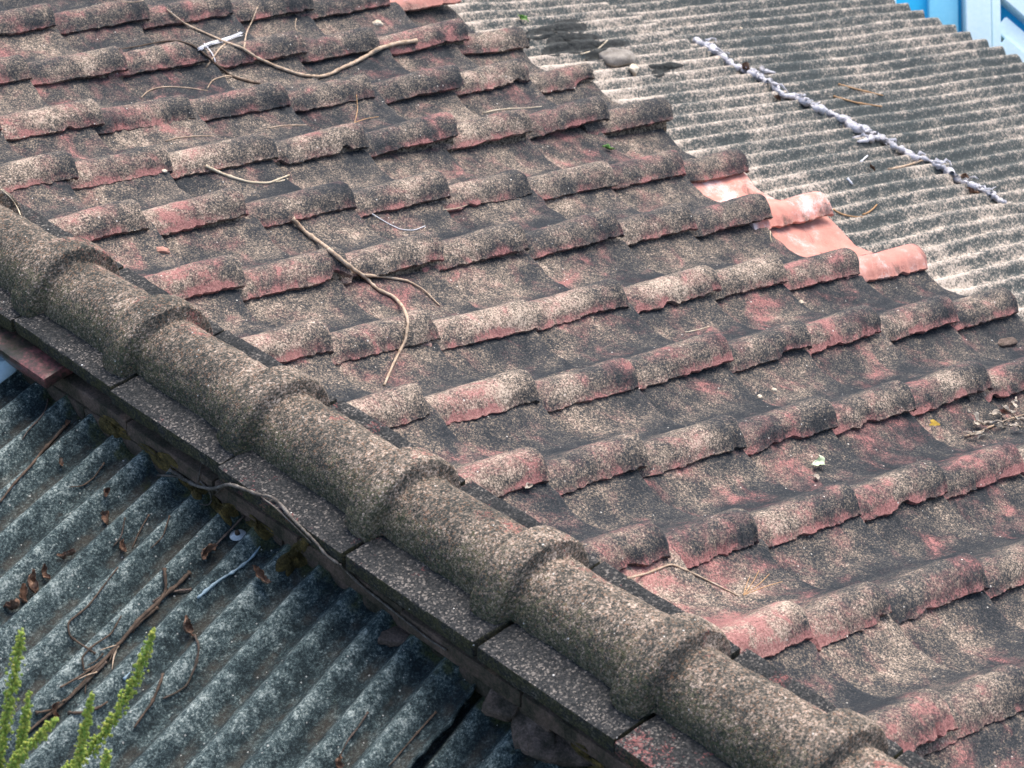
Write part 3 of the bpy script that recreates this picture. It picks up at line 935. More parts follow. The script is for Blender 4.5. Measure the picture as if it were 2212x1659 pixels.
def stick(name, lines, mat, label, cat, group=None, knob=0.15):
    """lines: list of (points, r0, r1[, lift]); first is the stem, the others become child branches"""
    root = None
    for i, ln in enumerate(lines):
        res = lay_line(ln[0], ln[1], ln[2], ln[3] if len(ln) > 3 else 0.0)
        if res is None:
            continue
        P, rr = res
        V, F = tube(P, rr, 7, knob, i + 3)
        if root is None:
            org = np.array(P[0])
            root = link(name, mesh_np(name, np.array(V) - org, F, [mat]), None, org)
            tag(root, label, cat, group)
        else:
            link('side_shoot', mesh_np('side_shoot', np.array(V) - org, F, [mat]), root)
    return root


def blob(name, px, py, size, mat, label, cat, group=None, flat=0.6, seed=0, sub=3, rough=0.35, rot=0.0, sink=0.25, long=1.0, parent=None):
    loc, nrm = cast(px, py)
    if loc is None:
        return None
    nrm = (Vector(nrm) * 0.35 + Vector((0.1, 0, 1))).normalized()
    bm = bmesh.new()
    bmesh.ops.create_icosphere(bm, subdivisions=sub, radius=1)
    P = np.array([v.co for v in bm.verts])
    d = 1 + rough * fbm(P + seed * 2.3, 1.1, 60) + 0.3 * rough * vnoise(P + seed, 4, 62) + 0.12 * rough * vnoise(P + seed, 11, 63)
    P = np.clip(P * d[:, None], -0.85, 0.85)
    d = np.ones(len(P))
    P = P * d[:, None] * np.array([size * long, size, size * flat])
    for v, c in zip(bm.verts, P):
        v.co = c
    me = bpy.data.meshes.new(name)
    bm.to_mesh(me)
    bm.free()
    me.materials.append(mat)
    me.polygons.foreach_set('use_smooth', np.ones(len(me.polygons), bool))
    o = link(name, me)
    q = Vector(nrm).to_track_quat('Z', 'X')
    o.matrix_world = Matrix.Translation(loc + Vector(nrm) * size * flat * (0.5 - sink)) @ q.to_matrix().to_4x4() @ Matrix.Rotation(rot, 4, 'Z')
    return tag(o, label, cat, group)


def drape(name, px, py, ra, rb, rot, mat, label, cat, group=None, lift=0.006, seed=0, rough=0.5):
    """loose stuff lying over the surface: an uneven patch that follows what is under it"""
    nr, na = 12, 30
    g = np.random.default_rng(seed)
    amp = 1 + rough * np.interp(np.arange(na), np.linspace(0, na, 11), np.r_[(q := g.uniform(-1, 1, 10)), q[0]]) * 0.6
    V = []
    for i in range(nr):
        r = (i + 0.02) / (nr - 1)
        for k_ in range(na):
            t = 2 * math.pi * k_ / na
            a, b = ra * r * amp[k_] * math.cos(t), rb * r * amp[k_] * math.sin(t)
            loc, nrm = cast(px + a * math.cos(rot) - b * math.sin(rot), py + a * math.sin(rot) + b * math.cos(rot))
            if loc is None:
                return None
            h = lift * ((1 - r ** 3) * (0.55 + 0.8 * g.random()) + 0.04)
            V.append(np.array(loc) + np.array([-0.3, -0.35, 0.75]) * h)
    V = np.array(V)
    org = V[0].copy()
    F = [(i * na + k_, (i + 1) * na + k_, (i + 1) * na + (k_ + 1) % na, i * na + (k_ + 1) % na) for i in range(nr - 1) for k_ in range(na)]
    F.append(tuple(range(na)))
    return tag(link(name, mesh_np(name, V - org, F, [mat]), None, org), label, cat, group)


def leaf(name, px, py, length, width, mat, label, cat, group=None, curl=1.2, roll=0.6, rot=0.0, seed=0, lift=0.004, parent=None, bendside=0.3):
    loc, nrm = cast(px, py)
    if loc is None:
        return None
    n, m_ = 16, 7
    g = np.random.default_rng(seed)
    V = []
    for i in range(n):
        t = i / (n - 1)
        wd = width * (math.sin(math.pi * min(1, t * 0.96 + 0.03)) ** 0.75)
        th = curl * (t - 0.5)
        cx, cz = length * (math.sin(th) / curl if abs(curl) > .01 else t - .5), length * (1 - math.cos(th)) / (curl if abs(curl) > .01 else 1)
        cy = bendside * length * (t - 0.5) ** 2
        for k in range(m_):
            a = (k / (m_ - 1) - 0.5) * 2
            V.append((cx, cy + a * wd * 0.5 * math.cos(roll * a), cz + abs(a) ** 1.5 * wd * 0.5 * math.sin(roll) + g.normal() * width * 0.02))
    V = np.array(V)
    nn = V / length * 3 + seed * 1.9
    V[:, 2] += (vnoise(nn, 1.2, 70) * 0.16 + vnoise(nn, 3.0, 71) * 0.06) * length
    V[:, 1] += (vnoise(nn, 1.6, 72) * 0.12 + vnoise(nn, 5, 73) * 0.05) * length
    V[:, 2] -= V[:, 2].min()
    bot = V + np.array([0, 0, -0.0006])
    S_, F, k = shell(V, bot, n, m_)
    me = mesh_np(name, S_, F, [mat])
    o = link(name, me)
    q = Vector(nrm).to_track_quat('Z', 'X')
    o.matrix_world = Matrix.Translation(loc + Vector(nrm) * lift) @ q.to_matrix().to_4x4() @ Matrix.Rotation(rot, 4, 'Z')
    if parent is not None:
        mw = o.matrix_world.copy()
        o.parent = parent
        o.matrix_parent_inverse = parent.matrix_world.inverted()
        o.matrix_world = mw
        return o
    return tag(o, label, cat, group)
#DEBRIS
# ------------------------------------------------------------------ blue structure beyond the far edge
HV = np.array([0.672, 0.740, 0.0])
HR = np.array([0.740, -0.672, 0.0])
HU = np.array([0, 0, 0.75]) + HV * 0.661      # boarding tilted back on purpose, so its face catches more sky and sun
HN = HV * 0.75 - np.array([0, 0, 0.661])


def blue_pt(px, py, dep):
    d = np.array([(px - 512) / FPX, (py - 384) / FPX, 1.0]) @ WC
    return CAM + d * (dep / (d @ HV))


B0 = blue_pt(965, 20, 8.0)
shed = empty('blue_shed', (B0[0], B0[1], -3.2), 'pale blue painted timber shed wall beyond the far edge of the pale sheets', 'shed')


def blue_board(name, a, b, wid, dep, mat):
    """board from a to b (right, up offsets from B0 in metres), wid across, dep = how far it stands out"""
    a, b = np.array(a, float), np.array(b, float)
    d = b - a
    ln = np.linalg.norm(d)
    d /= ln
    n = np.array([-d[1], d[0]])
    V = []
    for back in (0.0, 1.0):
        for c in (a - n * wid / 2, b - n * wid / 2, b + n * wid / 2, a + n * wid / 2):
            V.append(B0 + HR * c[0] + HU * c[1] - HN * (dep if back == 0 else -0.03))
    F = [(0, 1, 2, 3), (7, 6, 5, 4), (0, 4, 5, 1), (1, 5, 6, 2), (2, 6, 7, 3), (3, 7, 4, 0)]
    V = np.array(V) - np.array(shed.location)
    bm = bmesh.new()
    vs = [bm.verts.new(v) for v in V]
    for f in F:
        bm.faces.new([vs[i] for i in f])
    bmesh.ops.recalc_face_normals(bm, faces=bm.faces[:])
    bmesh.ops.bevel(bm, geom=bm.edges[:], offset=0.003, segments=2, affect='EDGES')
    me = bpy.data.meshes.new(name)
    bm.to_mesh(me)
    bm.free()
    me.materials.append(mat)
    return link(name, me, shed)


MPP = 1 / 262.0          # metres per picture pixel at the shed
bx = lambda px: (px - 965) * MPP
by = lambda py: (20 - py) * MPP
blue_board('wall_panel', (bx(1100), -1.0), (bx(1100), 0.9), 3.4, 0.0, M['blue1'])
blue_board('board', (bx(866), -2.0), (bx(866), 0.8), 0.24, 0.05, M['blue3'])
blue_board('board', (bx(943), -2.0), (bx(943), 0.8), 28 * MPP, 0.035, M['blue2'])
blue_board('post', (bx(973.5), -2.0), (bx(973.5), 0.8), 24 * MPP, 0.09, M['blue3'])
blue_board('post', (bx(991), -2.0), (bx(991), 0.8), 8.4 * MPP, 0.075, M['blue3'])
V, F = box_verts(-1.6, 1.6, 0, 0.1, 0, 1.9)
V = B0 + V[:, :1] * HR + V[:, 1:2] * HV - HV * 0.72 - np.array([0, 0, B0[2] + 3.2]) + V[:, 2:] * np.array([0, 0, 0.45]) - np.array(shed.location)
link('base_wall', mesh_np('base_wall', V, F, [M['blue2']], smooth=False), shed)
blue_board('brace', (bx(996), by(26)), (bx(1100), by(118)), 17 * MPP, 0.05, M['blue3'])
blue_board('brace', (bx(996), by(46)), (bx(1100), by(138)), 15 * MPP, 0.065, M['blue3'])
blue_board('brace', (bx(996), by(66)), (bx(1100), by(158)), 18 * MPP, 0.05, M['blue3'])
blue_board('brace', (bx(996), by(-14)), (bx(1100), by(78)), 24 * MPP, 0.07, M['blue3'])

# ------------------------------------------------------------------ broken tile, flashing, stones at the wall foot
pb = rough_box('broken_tile', 0.10, 0.46, 0.026, M['glaze'], 0.006, 2, (8, 26, 2), 0.002, 71)
pb.matrix_world = Matrix.Translation(ridge_pt(-0.040, -0.222, -0.054)) @ RM @ Matrix.Rotation(math.radians(-7), 4, 'Y')
tag(pb, 'broken tile with a glossy red top poking out under the ledge at the left', 'roof tile')

flp = [cast(*q)[0] for q in ((-40, 770), (26, 799), (40, 808), (-30, 860))]
if all(v is not None for v in flp):
    c = np.mean([np.array(v) for v in flp], axis=0)
    n_, m_ = 12, 9
    V = []
    a, b, c_, d = [np.array(v) + np.array([0, 0, 0.022]) for v in flp]
    for i in range(n_):
        for k_ in range(m_):
            t, u_ = i / (n_ - 1), k_ / (m_ - 1)
            p_ = (a * (1 - t) + b * t) * (1 - u_) + (d * (1 - t) + c_ * t) * u_
            p_[2] += 0.006 * (abs(u_ - 0.45) < 0.08) - 0.012 * max(0, u_ - 0.8) / 0.2
            V.append(p_)
    V = np.array(V)
    S_, F, k_ = shell(V, V - np.array([0, 0, 0.002]), n_, m_)
    fo = link('metal_flashing', mesh_np('metal_flashing', S_ - c, F, [M['flash']]), None, c)
    tag(fo, 'pale blue scrap of ribbed metal flashing at the left edge', 'flashing')

blob('stone', 857, 1376, 0.026, M['bstone'], 'flat brown stone lying on the corrugations below the ledge wall', 'stone', flat=0.4, seed=1, rot=0.6, long=1.35, rough=0.6)
blob('stone', 1092, 1520, 0.034, M['bstone'], 'mossy wedge of stone beside the torn sheet edge', 'stone', flat=0.45, seed=2, rot=0.3, rough=0.6)
blob('mortar_lump', 1150, 1572, 0.040, M['bstone'], 'dark brown mortar lump above the lower washer', 'mortar', flat=0.35, seed=3, long=1.6, rot=0.9, rough=0.7)
blob('mortar_lump', 1216, 1612, 0.042, M['bstone'], 'brown mortar crust right of the lower washer', 'mortar', flat=0.32, seed=4, long=1.6, rot=0.6, rough=0.7)
MP = [((632, 1213), 40, 22, -0.9), ((420, 1058), 30, 16, 0.6), ((478, 1100), 34, 18, 0.7), ((340, 988), 36, 14, 0.6), ((245, 925), 34, 14, 0.6), ((556, 1138), 30, 15, 0.7), ((1262, 1640), 40, 18, 0.6)]
for i, ((x, y), ra, rb, rt) in enumerate(MP):
    drape('moss_clump', x, y, ra, rb, rt, M['moss'], ['ochre gritty moss heap at the wall foot, right of the upper washer', 'dark moss clump under the start of the grey vine', 'dark moss clump behind the vine loops', 'mossy debris clump in the gutter above the vine start', 'mossy debris in the gutter right of the broken tile', 'dark moss clump at the wall foot above the upper washer', 'ochre moss clump at the bottom edge under the wall'][i],
          'moss', 'moss clumps along the foot of the wall', lift=0.012, seed=10 + i, rough=0.9)

# bolts with washers
for (x, y), lab in (((515, 1160), 'zinc washer and bolt on the dark sheet left of the torn gap'), ((1160, 1609), 'zinc washer and bolt near the bottom edge beside the mortar lumps')):
    loc, nrm = cast(x, y)
    up = (Vector(nrm) + Vector((0, 0, 1.5))).normalized()
    e = empty('washer_bolt', loc, lab, 'bolt', 'roofing bolts with washers')
    q = up.to_track_quat('Z', 'X').to_matrix().to_4x4()
    for nm, prof_, mt in (('washer', [(0.0035, 0.003), (0.0145, 0.0015), (0.015, 0.0), (0.014, -0.0015), (0.0035, 0.0)], M['steel']), ('bolt', [(0, 0.011), (0.0035, 0.0105), (0.0045, 0.008), (0.0045, 0.002), (0.0035, -0.002)], M['rust'])):
        V, F = [], []
        for (r_, z_) in prof_:
            for k_ in range(24):
                t = 2 * math.pi * k_ / 24
                V.append(Vector((r_ * math.cos(t), r_ * math.sin(t), z_)))
        for a in range(len(prof_) - 1):
            for k_ in range(24):
                F.append((a * 24 + k_, (a + 1) * 24 + k_, (a + 1) * 24 + (k_ + 1) % 24, a * 24 + (k_ + 1) % 24))
        V = [list(q @ v + up * 0.004) for v in V]
        link(nm, mesh_np(nm, V, F, [mt]), e)

# ------------------------------------------------------------------ twigs and branches on the tiles
tw = lambda lines, mat, label, cat='twig', group='dry twigs on the tiles', knob=0.14, name='twig': stick(name, lines, M[mat], label, cat, group, knob)
stick('branch', [([(360, 20), (400, 52), (440, 70), (490, 92), (525, 104), (550, 122), (600, 145), (650, 162), (690, 166), (715, 160), (735, 148), (760, 138), (790, 122), (820, 104), (860, 93), (900, 88)], 0.0022, 0.0062, 0.004),
                 ([(527, 106), (532, 70), (545, 45), (556, 15)], 0.0026, 0.0012, 0.003),
                 ([(492, 92), (478, 100), (462, 122), (446, 145)], 0.0026, 0.0016, 0.003)], M['twig'],
      'longest pale dead branch, arching over the upper tiles with a thin upright shoot', 'branch', None, 0.12)
stick('branch', [([(632, 472), (660, 502), (700, 530), (730, 555), (760, 580), (785, 595), (815, 625), (850, 640), (872, 665), (882, 695), (876, 735), (850, 785), (830, 832)], 0.0056, 0.0024, 0.003),
                 ([(785, 594), (830, 598), (880, 606), (915, 625), (950, 660)], 0.0034, 0.0016, 0.003)], M['twig'],
      'forked dead branch winding down over the middle tiles', 'branch', None, 0.12)
tw([([(258, 106), (300, 100), (345, 90), (385, 88), (415, 97), (440, 115), (465, 138), (500, 165), (530, 175), (562, 181)], 0.0018, 0.0036), ([(465, 138), (480, 145), (500, 150)], 0.002, 0.001)], 'twig_dark', 'brown twig crossing under the long branch by the white strands')
tw([([(448, 191), (458, 172), (490, 163), (530, 170), (560, 181)], 0.0016, 0.0016)], 'twig', 'thin looped twig below the long branch')
tw([([(305, 211), (318, 197), (340, 189), (370, 187), (410, 190), (448, 196)], 0.0018, 0.0012)], 'twig', 'thin curved twig in a dark pan, upper left')
tw([([(358, 305), (380, 298), (420, 294), (460, 293)], 0.0018, 0.0012)], 'twig', 'short straight twig below the blackened upper left tiles')
tw([([(445, 359), (470, 371), (500, 383), (540, 394), (580, 396), (625, 378)], 0.0042, 0.002), ([(596, 393), (610, 392), (622, 386)], 0.002, 0.0012)], 'straw', 'straw-coloured twig with a split end, upper left', 'twig')
tw([([(577, 277), (610, 271), (662, 270)], 0.0016, 0.0012)], 'twig', 'very short thin twig near the end of the third row up')
tw([([(766, 265), (773, 238), (770, 205)], 0.001, 0.0008), ([(766, 265), (790, 256), (818, 252)], 0.001, 0.0008)], 'needle', 'two thin needles in a V on a roll')
tw([([(1045, 244), (1070, 238), (1100, 235), (1145, 233), (1170, 230)], 0.0026, 0.0012)], 'straw', 'pale straight twig near the eave above a sandy roll')
tw([([(957, 453), (985, 451), (1012, 442)], 0.0014, 0.001)], 'twig', 'short pale twig tucked under a roll in the middle')
tw([([(1358, 1249), (1400, 1238), (1450, 1218), (1500, 1240), (1545, 1262), (1597, 1288)], 0.0024, 0.0014)], 'twig', 'thin bent twig over the broad bare pink pan')
tw([([(1606, 1286), (1612, 1262), (1620, 1246)], 0.0008, 0.0006), ([(1606, 1286), (1628, 1255), (1640, 1232)], 0.0008, 0.0006), ([(1606, 1286), (1640, 1262), (1662, 1240)], 0.0008, 0.0006), ([(1606, 1286), (1650, 1268), (1690, 1256)], 0.0008, 0.0006)], 'needle', 'fan of pine needles beside the broad bare pink pan', 'needles')
tw([([(1480, 718), (1510, 712), (1532, 705)], 0.0016, 0.001)], 'straw', 'tiny straight straw on a dark pan, centre right')
tw([([(1664, 500), (1662, 512), (1668, 523)], 0.0014, 0.001)], 'straw', 'tiny curled straw near the flaked pink tile')
tw([([(250, -2), (265, 4), (290, 5), (310, 1)], 0.0014, 0.001)], 'twig', 'thin twig at the very top edge, upper left')
tw([([(640, 40), (636, 58), (640, 68), (655, 70)], 0.0013, 0.0008)], 'twig', 'hooked thin twig right of the white strands')
tw([([(2, 410), (22, 425), (38, 448), (46, 470)], 0.0014, 0.001)], 'straw', 'pale curved straw at the left edge above the first ridge cap', 'straw')
stick('thread', [([(804, 462), (835, 481), (865, 496), (895, 498), (918, 488)], 0.0011, 0.0009, 0.002)], M['white'], 'white curved thread lying in a pan in the middle', 'thread', None, 0.05)
for i in range(9):
    a, b = random.uniform(-4, 4), random.uniform(-4, 4)
    ln = [(430 + a, 108 + b), (450 + a, 96 + b), (480 + b, 88 + a), (505 + a, 80 + b), (524 + b, 72 + a)] if i < 6 else [(438 + a, 96 + b / 2), (450 + a, 108), (460 + a, 122), (462 + a, 134)]
    if i == 0:
        ws = stick('fibre_tuft', [(ln, 0.0014, 0.001, 0.003)], M['white'], 'tuft of white plastic strands draped over a roll beside the long branch', 'plastic strands', None, 0.1)
    else:
        P, rr = lay_line(ln, 0.0013, 0.0008, 0.003 + 0.001 * random.random())
        V, F = tube(P, rr, 5, 0.1, i)
        link('strand', mesh_np('strand', np.array(V) - np.array(ws.location), F, [M['white']]), ws)

# on the pale sheets
gp = 'thin needles and stalks on the pale sheets'
tw([([(1802, 208), (1850, 222), (1905, 230)], 0.0028, 0.002)], 'needle', 'lower of two ochre needles right of the white rope', 'needle', gp, name='pine_needle')
tw([([(1812, 182), (1860, 195), (1907, 206)], 0.0028, 0.002)], 'needle', 'upper of two ochre needles right of the white rope', 'needle', gp, name='pine_needle')
tw([([(1920, 366), (1950, 360), (1975, 352), (2002, 343)], 0.004, 0.0026)], 'twig', 'dry twig crossing the white rope', 'twig', gp)
tw([([(1800, 452), (1815, 462), (1840, 468), (1862, 469)], 0.0026, 0.0018)], 'needle', 'ochre needle beside the tip of the salmon tile', 'needle', gp, name='pine_needle')
tw([([(1864, 464), (1882, 456), (1894, 442)], 0.0026, 0.0018)], 'needle', 'short ochre needle right of the salmon tile', 'needle', gp, name='pine_needle')
tw([([(1255, 117), (1290, 108), (1312, 87)], 0.003, 0.002)], 'straw', 'straw stalk beside the pink chip on the sheet', 'straw', gp)
tw([([(1860, 349), (1868, 341), (1874, 336)], 0.003, 0.002)], 'white', 'short white stalk left of the white rope', 'stalk', gp)
tw([([(1830, 385), (1838, 394), (1841, 398)], 0.004, 0.003)], 'white', 'white plastic sliver on a pale corrugation', 'plastic sliver', gp)

# ------------------------------------------------------------------ frayed white rope along the sheet lap
RP = [(1500, 88), (1530, 100), (1556, 120), (1580, 136), (1605, 150), (1622, 158), (1640, 166), (1665, 182), (1690, 206), (1728, 214), (1760, 236), (1790, 244), (1828, 262), (1855, 280), (1890, 290), (1912, 305), (1935, 318), (1962, 328), (1985, 341), (2005, 351), (2035, 361), (2060, 379), (2088, 394), (2106, 402), (2128, 414), (2150, 430), (2167, 438)]
P, rr = lay_line(RP, 0.0085, 0.0075, 0.0, 4.0)
g_ = np.random.default_rng(4)
bulge = 1 + 0.55 * np.interp(np.arange(len(P)), np.linspace(0, len(P), 40), g_.uniform(-1, 1, 40))
P = P + np.stack([np.interp(np.arange(len(P)), np.linspace(0, len(P), 60), g_.normal(0, 0.006, 60)) for _ in range(3)], 1) * np.array([1, 1, 0.4])
V, F = tube(P, rr * bulge * 1.05, 12, 0.3, 9)
ro = np.array(P[0])
rope = link('frayed_rope', mesh_np('frayed_rope', np.array(V) - ro, F, [M['fibre']]), None, ro)
tag(rope, 'lumpy frayed white plastic rope stuffed along the sheet lap', 'rope')
for i in range(46):
    a = g_.integers(0, len(P) - 12)
    n_ = int(g_.integers(6, 12))
    Q = P[a:a + n_] + g_.normal(0, 0.009, 3) * np.array([1, 1, 0.3]) + np.cumsum(g_.normal(0, 0.004, (n_, 3)), axis=0)
    Q[:, 2] += 0.004
    v_, f_ = tube(Q, np.linspace(0.0042, 0.0012, n_), 6, 0.3, i)
    link('strand', mesh_np('strand', np.array(v_) - ro, f_, [M['fibre']]), rope)
for ln in ([(1905, 300), (1885, 296), (1862, 294), (1842, 298)], [(1645, 152), (1660, 155), (1676, 158)], [(1882, 300), (1868, 304), (1852, 306)]):
    P2, r2 = lay_line(ln, 0.009, 0.004, 0.002, 4.0)
    V, F = tube(P2, r2, 9, 0.3, 3)
    link('torn_tuft', mesh_np('torn_tuft', np.array(V) - ro, F, [M['fibre']]), rope)

# ------------------------------------------------------------------ stones, chips, dirt
blob('stone', 1332, 127, 0.048, M['stone'], 'rounded grey stone, largest on the pale sheets', 'stone', flat=0.42, seed=21, long=1.3, rot=0.3)
blob('pebble', 351, 541, 0.011, M['pinkstone'], 'pinkish pebble in the pan above the first whole ridge cap', 'pebble', flat=0.5, seed=22, long=1.6, rough=0.7)
blob('pebble', 815, 52, 0.014, M['cream'], 'cream stone chip on the top pans', 'pebble', flat=0.6, seed=23, long=1.2, rough=0.6)
blob('pebble', 1300, 119, 0.014, M['pinkstone'], 'pink tile chip beside the straw on the pale sheet', 'chip', flat=0.6, seed=24, rough=0.6)
blob('pebble', 2174, 741, 0.018, M['bstone'], 'dark reddish sliver of tile on a pan at the right edge', 'chip', flat=0.35, seed=25, long=1.9, rot=0.2, rough=0.5)
for i, ((x, y), lab) in enumerate([((1731, 654), 'cream pebble in a pan below the flaked pink tile'), ((1672, 844), 'upper one of two cream pebbles, centre right'), ((1641, 859), 'lower one of two cream pebbles, centre right'), ((355, 371), 'brown crumb at a roll end, upper left'), ((1600, 62), 'cream pebble high on the pale sheets')]):
    blob('pebble', x, y, 0.0065, M['cream'], lab, 'pebble', None, flat=0.7, seed=30 + i, rough=0.5)
for i, ((x, y), sz, lab) in enumerate([((1205, 66), 0.05, 'black dirt patch highest on the pale sheets near the tile eave'), ((1225, 92), 0.05, 'black dirt patch left of the straw stalk'), ((1290, 103), 0.055, 'black dirt patch behind the pink chip'), ((1437, 147), 0.035, 'small black dirt heap right of the grey stone')]):
    drape('dirt_patch', x, y, sz * 1000, sz * 420, -0.12, M['dirt'], lab, 'dirt', 'black dirt patches on the pale sheets', lift=0.007, seed=40 + i, rough=1.0)
blob('plastic_scrap', 1368, 152, 0.02, M['cream'], 'small peaked scrap of whitish plastic right of the grey stone', 'plastic scrap', flat=0.6, seed=50, long=0.8, rough=0.8)
drape('lichen_spot', 2018, 915, 9, 7, 0.2, M['lichen'], 'yellow lichen spot left of the dry leaf cluster', 'lichen', lift=0.0015, seed=51, rough=1.0)

# leaves
leaf('leaf', 1768, 1010, 0.046, 0.018, M['paleleaf'], 'curled pale green leaf in a pan, lower right', 'leaf', rot=-2.2, curl=0.9, roll=0.5, seed=1, bendside=0.8, lift=0.008)
leaf('leaf', 1312, 325, 0.036, 0.018, M['greenleaf'], 'green leaf fragment on the eave tiles', 'leaf', rot=-0.6, curl=1.0, roll=0.9, seed=2)
leaf('leaf', 1124, 42, 0.05, 0.018, M['greenleaf'], 'bright green leaf on the pale sheet at the top', 'leaf', rot=0.5, curl=1.0, roll=0.5, seed=3)
leaf('leaf', 1133, 1057, 0.026, 0.014, M['greyleaf'], 'small dry leaf under a roll in front of the ridge', 'leaf', rot=0.6, seed=4)
leaf('leaf', 1763, 1037, 0.02, 0.014, M['greyleaf'], 'pale shred below the curled green leaf', 'leaf', rot=0.2, seed=5)
leaf('leaf', 2098, 420, 0.05, 0.022, M['deadleaf'], 'reddish dead leaf at the lower end of the white rope', 'leaf', rot=0.0, curl=0.6, roll=1.0, seed=6)
leaf('leaf', 1603, 153, 0.05, 0.035, M['deadleaf'], 'brown dead leaf caught against the white rope', 'leaf', rot=0.4, curl=1.8, roll=1.0, seed=7, lift=0.01)
leaf('leaf', 2070, 385, 0.04, 0.025, M['deadleaf'], 'brown husk beside the lower half of the white rope', 'leaf', rot=1.0, curl=1.8, roll=1.0, seed=8, lift=0.01)
leaf('leaf', 1675, 213, 0.03, 0.022, M['deadleaf'], 'small russet leaf left of the rope middle', 'leaf', rot=0.5, curl=1.2, roll=0.8, seed=9)
leaf('leaf', 1878, 363, 0.03, 0.016, M['deadleaf'], 'tiny russet leaf on the pale sheet near the salmon tile row', 'leaf', rot=0.1, curl=1.0, roll=0.8, seed=10)

# dry leaf cluster at the right edge
sp0 = stick('dried_sprig', [([(2085, 942), (2110, 935), (2140, 922), (2170, 908), (2205, 898), (2235, 890)], 0.0022, 0.0016, 0.006)], M['twig'], 'dried sprig of grey curled leaves at the right edge', 'sprig')
bpy.context.view_layer.update()
for i, (x, y, l_, wd, rt) in enumerate([(2092, 908, .05, .02, 2.6), (2110, 925, .06, .022, 0.4), (2130, 930, .06, .02, -0.3), (2150, 918, .05, .022, 0.9), (2165, 900, .06, .025, 0.2), (2180, 882, .05, .018, 1.4), (2200, 915, .06, .024, -0.2), (2120, 945, .05, .016, -0.8), (2098, 950, .045, .015, -1.2), (2145, 905, .055, .024, 0.5), (2212, 895, .06, .026, 0.1), (2190, 935, .05, .018, -0.6), (2105, 938, .04, .016, 1.9)]):
    leaf('leaf', x, y, l_ * 1.0, wd * 0.62, M['greyleaf'], None, None, rot=rt, curl=0.9, roll=0.7, seed=60 + i, lift=0.010, parent=sp0)
leaf('leaf', 2160, 899, 0.036, 0.02, M['pinkstone'], None, None, rot=0.2, curl=0.8, roll=1.0, seed=80, lift=0.008, parent=sp0)

# ------------------------------------------------------------------ vine on the wall, litter in the valleys of the dark sheets
stick('vine', [([(366, 1015), (388, 1027), (422, 1049), (458, 1057), (494, 1045), (524, 1055), (564, 1071), (582, 1070), (606, 1089), (630, 1119), (654, 1143), (684, 1173), (704, 1199), (734, 1219), (778, 1263), (830, 1304), (880, 1344), (929, 1383), (965, 1405)], 0.0036, 0.0018, 0.006),
               ([(432, 1039), (448, 1055), (456, 1070), (458, 1084), (450, 1093), (432, 1089)], 0.0018, 0.001, 0.004),
               ([(340, 1027), (380, 1028), (422, 1050), (470, 1060)], 0.0022, 0.0012, 0.004),
               ([(428, 1040), (431, 1018), (436, 1001)], 0.0014, 0.0008, 0.004),
               ([(498, 1043), (480, 1052), (468, 1066)], 0.0016, 0.001, 0.004),
               ([(566, 1075), (590, 1092), (620, 1120), (645, 1145), (672, 1172)], 0.0016, 0.001, 0.003)], M['twig_grey'],
      'grey leafless vine trailing along the brick wall under the ledge slabs', 'vine', None, 0.15)
gl = 'dead twigs in the valleys of the dark sheets'
DT = [([(526, 1115), (498, 1145), (474, 1169), (438, 1209)], .0026, 'dark twig left of the upper washer'),
      ([(410, 1236), (385, 1262), (358, 1284), (330, 1312), (300, 1338), (259, 1390), (205, 1448), (137, 1519), (85, 1560), (61, 1581)], .0040, 'longest brown twig in the littered valley'),
      ([(355, 1229), (358, 1258), (358, 1280), (345, 1300), (318, 1328), (290, 1356)], .0036, 'forked brown twig at the head of the littered valley'),
      ([(413, 1274), (385, 1276), (358, 1282), (330, 1300)], .0030, 'crooked twig crossing the head of the littered valley'),
      ([(340, 1312), (300, 1346), (262, 1384), (225, 1424)], .0034, 'brown twig lying along the longest valley twig, upper half'),
      ([(245, 1408), (205, 1440), (165, 1466), (130, 1485)], .0028, 'pale brown twig branching left from the littered valley'),
      ([(230, 1430), (190, 1470), (150, 1508), (118, 1536), (92, 1558)], .0032, 'dark twig at the lower end of the littered valley'),
      ([(78, 1540), (96, 1537), (113, 1533)], .0030, 'stub of twig behind the right weed, bottom left'),
      ([(150, 1540), (175, 1540), (191, 1537), (215, 1528), (232, 1516)], .0032, 'curved twig between the weed spikes'),
      ([(420, 1373), (428, 1388), (430, 1402), (423, 1437), (412, 1462), (403, 1482), (378, 1498), (352, 1509)], .0026, 'long curved dark twig in mid sheet'),
      ([(352, 1458), (340, 1490), (328, 1519), (308, 1545), (290, 1572)], .0030, 'straight dark twig right of the tallest weed spike'),
      ([(140, 921), (115, 950), (85, 982), (72, 1000), (61, 1012), (30, 1045), (0, 1085)], .0034, 'brown twig in a valley at the left edge'),
      ([(104, 862), (100, 885), (85, 905), (60, 930), (48, 950)], .0020, 'wiry dark stem at the upper left of the dark sheet'),
      ([(225, 1000), (205, 1030), (180, 1050), (150, 1052)], .0018, 'thin twig below the gutter moss'),
      ([(942, 1538), (900, 1585), (870, 1620), (840, 1655)], .0020, 'thin twig on the middle sheet near the torn edge'),
      ([(795, 1538), (775, 1570), (752, 1598), (736, 1630)], .0020, 'thin twig at the bottom edge of the middle sheet'),
      ([(182, 1450), (176, 1420), (200, 1395), (240, 1370), (262, 1330)], .0022, 'thin looped twig left of the littered valley'),
      ([(206, 1412), (150, 1375), (146, 1345), (190, 1310), (255, 1225)], .0022, 'bent grey twig in the second valley'),
      ([(270, 1118), (262, 1160), (245, 1180)], .0018, 'short dark twig by a dead leaf'),
      ([(322, 1112), (300, 1150), (285, 1185)], .0018, 'thin dark stem below the vine'),
      ([(366, 1115), (352, 1160), (325, 1185)], .0016, 'thin dark stem right of a dead leaf')]
